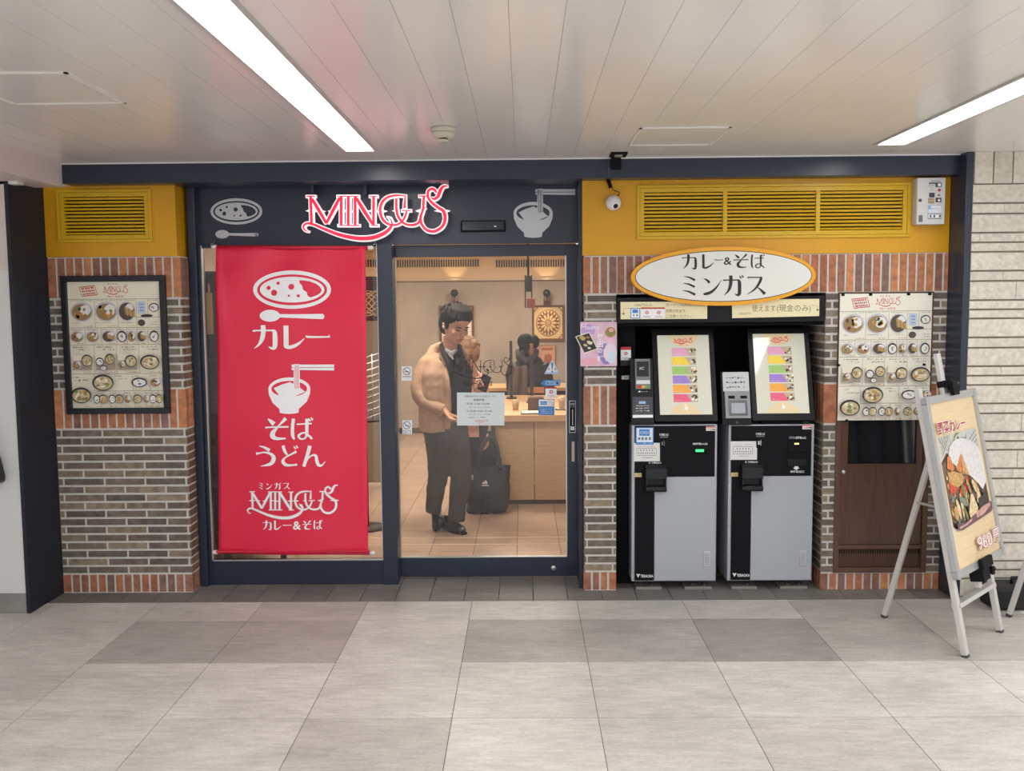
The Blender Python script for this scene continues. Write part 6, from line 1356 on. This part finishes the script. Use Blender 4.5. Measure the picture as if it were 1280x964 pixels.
a = pz(562, 662, .0); b = pz(584, 667.5, .0)
shoe((pz(559, 661, .0), pz(580, 668.5, .0), pz(559, 661, .0)+Vector((0, 0, 1))), mo)
h0_ = J(540.5, 641, .06); tz = pz(542.5, 664.5, 0.0); shoe((h0_+Vector((0, .03, -.03)), tz+Vector((0, 0, .004)), h0_+Vector((0, .0, .0))+Vector((0, .35, .30))), mo)
t = thing('smartphone', J(606, 479, -.19), 'dark smartphone held up beside the man in the beige coat', 'phone')
R_ = Matrix.Translation(J(605.5, 479, -.185)) @ Matrix.Rotation(.5, 4, 'Z') @ Matrix.Rotation(-.5, 4, 'X') @ Matrix.Rotation(.55, 4, 'Y')
MB().box(-.036, .036, -.005, .005, -.07, .07, M=R_).build('body', mat('phone dark', rgb(40, 40, 46), .2), t, bevel=.004); MB().box(-.032, .032, .005, .0058, -.064, .064, M=R_).build('screen', mat('phone glass', rgb(16, 18, 24), .08), t)
# ---- second visitor, almost hidden behind the man
Y2 = 2.24
def K2(x, y, dy=0): return px(x, y, Y2+dy)
p2 = MB(); R2 = frame(math.radians(140), math.radians(14)); c2 = K2(586, 442); s2 = .235
head(p2, c2, s2, R2); p2.tube([K2(589, 470), K2(589, 455), c2], [.055, .05, .05], 12)
p2.tube([K2(590, 545), K2(590, 510), K2(589, 475), K2(589, 465)], [(.09, .13), (.09, .13), (.08, .14), (.06, .08)], 14)
for x, x2, x3 in ((582, 586, 590), (602, 606, 604)): p2.tube([K2(x, 540, .02), K2(x2, 590, .02), K2(x3, 630, .03)], [.08, .055, .04], 12)
p2.tube([K2(600, 470, .02), K2(606, 505, .01), K2(609, 545, -.04)], [.045, .038, .028], 10); p2.tube([K2(572, 470, .02), K2(567, 505, .01), K2(569, 540, 0)], [.045, .038, .028], 10)
hand(p2, K2(609, 545, -.05), Vector((.03, -.1, -1)), Vector((-1, 0, 0)), .165, .9, 1); hand(p2, K2(569, 541, 0), Vector((0, 0, -1)), Vector((1, 0, 0)), .165, .5, -1)
po = soft(p2.build('person', [SKIN], label='shorter visitor in beige and dark trousers standing close behind the man, mostly hidden', cat='person'), .006, 3, .4)
face(po, c2, s2, R2, mat('brown brows', rgb(96, 74, 58), .6))
h = MB(); B = lambda p, r, n=16: h.ball(c2+R2 @ (Vector(p)*s2), tuple(q*s2 for q in r), n, M=R2)
B((0, .1, .2), (.42, .44, .36)); B((0, .22, -.05), (.40, .30, .38)); B((-.34, .02, .0), (.12, .2, .3)); B((.34, .02, .0), (.12, .2, .3)); random.seed(9)
for i in range(40): a = random.uniform(0, 6.28); b = random.uniform(.1, 1.2); B((.40*math.cos(a)*math.sin(b), .1+.42*math.sin(a)*math.sin(b), .2+.36*math.cos(b)), (.07, .07, .07), 8)
soft(h.build('hair', mat('light brown hair', rgb(150, 112, 80), .6, noise_amt=.3, noise_scale=50), po), .007, 1)
c = MB(); c.tube([K2(590, 530, 0), K2(590, 515), K2(587, 485), K2(586, 466)], [(.13, .165), (.12, .155), (.11, .16), (.07, .09)], 16)
c.tube([K2(600, 469, .02), K2(606, 505, .01), K2(609, 540, -.035)], [.055, .05, .042], 12); c.tube([K2(573, 469, .02), K2(567, 505, .01), K2(569, 537, 0)], [.06, .055, .046], 12)
folds(soft(c.build('coat', mat('sand coat', rgb(196, 160, 124), .8), po), .01, 4), .014, .08)
c = MB()
for x, x2, x3 in ((582, 587, 590), (602, 607, 605)): c.tube([K2(x, 528, .02), K2(x2, 560, .02), K2(x2, 590, .02), K2(x3, 628, .03)], [.105, .10, .09, .07], 14)
folds(soft(c.build('trousers', mat('dark slate trousers', rgb(40, 40, 46), .85), po), .01, 4), .014, .08)
for x in (589, 604): a = K2(x, 632, .05); a.z = 0; shoe((a, a+Vector((.02, -.21, 0)), a+Vector((0, 0, 1))), po)
# ---- black tote bag at the foot of the counter
Y3 = 2.06
def G(x, y, dy=0): return px(x, y, Y3+dy)
c = px(611, 640, Y3); t = thing('tote_bag', (c.x, Y3, 0), 'large black tote bag with white three bar emblem standing on the shop floor', 'bag')
zb_ = .005; m = MB(); sec = []
NYL = mat('black bag nylon', rgb(44, 43, 47), .6, noise_amt=.15, noise_scale=12)
def ringz(z, x0, x1, d0, sag=0):
    n = 28; out = []
    for i in range(n):
        a = 2*math.pi*i/n; ca, sa = math.cos(a), math.sin(a); ex_ = 1/max(abs(ca), abs(sa))**.72
        out.append(Vector(((x0+x1)/2+(x1-x0)/2*ca*ex_*.98, Y3+.05+d0*sa*ex_, z+sag*ca)))
    return out
wx = lambda x, y: G(x, y).x
zz = lambda y: max(G(610, y).z, .004)
L_ = [ringz(.004, wx(586, 640), wx(632, 640), .06), ringz(.03, wx(584, 636), wx(635, 636), .075), ringz(.12, wx(583, 622), wx(638, 622), .09), ringz(.22, wx(583, 606), wx(638, 606), .08), ringz(.31, wx(582, 592), wx(637, 592), .055), ringz(zz(584), wx(582, 584), wx(639, 584), .035, .006)]
n = 28; vs = [v for r in L_ for v in r]; fs = [(i*n+k, i*n+(k+1) % n, (i+1)*n+(k+1) % n, (i+1)*n+k) for i in range(len(L_)-1) for k in range(n)]+[tuple(reversed(range(n)))]
m.add(vs, fs, 0, smooth=True); m.add([v+Vector((0, 0, -.02)) for v in L_[-1]], [tuple(range(n))], 0); o = m.build('body', NYL, t); o.modifiers.new('sub', 'SUBSURF').levels = 2; o.modifiers['sub'].render_levels = 2; folds(o, .016, .07)
for dy in (-.02, .10):
    m = MB(); P = [G(597, 588, dy), G(599, 570, dy), G(606, 552, dy+.02), G(614, 547.5, dy+.03), G(619, 553, dy+.02), G(623, 570, dy), G(626, 588, dy)]; m.tube(catmull(P, 5), [(.018, .004)]*31, 8, ref=(1, 0, 0)); m.build('handle', NYL, t)
k = Ink(lambda x, y, k_: G(x, y, -.052-.001*k_), 2)
for i in range(3):
    x = 602.8+i*2.4; hh = 2.2+i*1.3; k.poly([(x, 605), (x+1.9, 605), (x+1.9-hh*.45+.2, 605-hh), (x-hh*.45+.9, 605-hh+.9)], WHITEP)
k.text('adidas', 602.2, 605.7, 611, 607.8, WHITEP, bold=.03); k.build('emblem', t)
m = MB(); m.tube([G(587.5, 594.5, -.042), G(592, 594.8, -.047)], .004, 6); m.tube([G(590.5, 595, -.048), G(590.7, 600, -.054)], .004, 6); m.build('zip_pull', SILVER, t)
m = MB(); m.tube([G(607, 586, .005), G(606, 600, -.040), G(604.5, 615, -.058), G(603, 637, -.03)], .0025, 6); m.build('seam', BLACKM, t)
# ---- seated diner seen from behind, her chair and the coat over it
Y4 = 4.62; f4 = (Y4+5.376)/1160
def D4(x, y, dy=0): return px(x, y, Y4+dy)
p3 = MB(); c3 = D4(657, 430); R3 = frame(math.radians(178), math.radians(14)); s3 = .215
head(p3, c3, s3, R3); p3.tube([D4(660, 455), D4(658, 442), c3], [.05, .046, .045], 12)
p3.tube([D4(662, 512), D4(662, 480), D4(661, 455), D4(660, 448)], [(.10, .14), (.09, .14), (.08, .16), (.05, .07)], 14)
for sx, ex_ in ((-1, 640), (1, 686)): p3.tube([D4(661+sx*20, 456), D4(ex_, 484, .05), D4(661+sx*16, 492, .26)], [.045, .04, .03], 10); hand(p3, D4(661+sx*16, 492, .27), Vector((-sx*.4, 1, .05)), Vector((0, 0, -1)), .17, .3, -sx)
for sx in (-1, 1):
    hip = D4(661+sx*9, 516); kn = Vector((hip.x, Y4+.34, .50)); p3.tube([hip, kn, Vector((kn.x, Y4+.36, .10)), Vector((kn.x, Y4+.36, .06))], [.08, .06, .04, .036], 12)
do = soft(p3.build('person', [SKIN], label='diner in a black hooded jacket seated with back to the door beyond the counter', cat='person'), .007, 3)
h = MB(); B = lambda p, r, n=16: h.ball(c3+R3 @ (Vector(p)*s3), tuple(q*s3 for q in r), n, M=R3)
B((0, .10, .10), (.42, .44, .42), 20); B((0, .24, -.16), (.34, .28, .3)); B((-.44, .22, .06), (.27, .26, .36)); B((0, .22, -.42), (.24, .2, .25)); soft(h.build('hair', HAIR, do), .007, 2)
c = MB(); c.tube([D4(662, 514), D4(662, 490), D4(662, 465), D4(661, 450), D4(660, 444)], [(.13, .18), (.125, .185), (.12, .19), (.085, .14), (.05, .07)], 18)
for sx, ex_ in ((-1, 639.5), (1, 687)): c.tube([D4(661+sx*17, 455), D4(661+sx*22, 468, .02), D4(ex_, 485, .05), D4(661+sx*17, 492, .22)], [.066, .066, .06, .045], 12)
folds(soft(c.build('jacket', mat('black down jacket', rgb(46, 42, 44), .6), do), .011, 4), .016, .08)
c = MB(); c.tube([D4(648, 439, .02), D4(650, 446, -.10), D4(658, 453, -.16), D4(667, 447, -.12), D4(671, 438, .0)], [.035, .05, .052, .048, .03], 10); c.tube([D4(652, 440, -.06), D4(666, 440, -.06)], [.05, .05], 10); soft(c.build('hood', mat('dark purple hood', rgb(56, 48, 54), .7), do), .01, 3)
c = MB()
for sx in (-1, 1): hip = D4(661+sx*9, 516); c.tube([hip, Vector((hip.x, Y4+.34, .52)), Vector((hip.x, Y4+.36, .12))], [.095, .075, .06], 12)
soft(c.build('trousers', TRO, do), .011, 4)
for sx in (-1, 1): a = Vector((D4(661+sx*9, 516).x, Y4+.32, 0)); shoe((a, a+Vector((0, .23, 0)), a+Vector((0, 0, 1))), do)
hipz = D4(661, 518).z
t = chair((D4(661, 500).x, Y4+.04, 0), 'wooden chair under the diner in the black jacket'); t.scale = (1, -1, max(.6, (hipz-.11)/.475)) if False else (1, 1, 1); t.rotation_euler = (0, 0, math.pi)
c = MB(); x0, x1 = 634, 659
random.seed(3); vs = []; nx, nz = 14, 12
for j in range(nz+1):
    for i in range(nx+1):
        u, v = i/nx, j/nz; P = D4(641+(657-641)*u+(-7*(1-u)+3*u)*v, 458+42*v, -.235); P.y += .02*math.sin(u*11+v*2)+.012*math.sin(u*23); P.z += .012*math.sin(u*9)*(1-v); vs.append(P)
c.add(vs, [(j*(nx+1)+i, (j+1)*(nx+1)+i, (j+1)*(nx+1)+i+1, j*(nx+1)+i+1) for j in range(nz) for i in range(nx)], 0, smooth=True)
o = c.build('draped_coat', mat('grey brown coat', rgb(104, 88, 76), .85, noise_amt=.2, noise_scale=20), label='grey brown coat draped over the back of the diner chair', cat='coat'); s = o.modifiers.new('thickness', 'SOLIDIFY'); s.thickness = .02
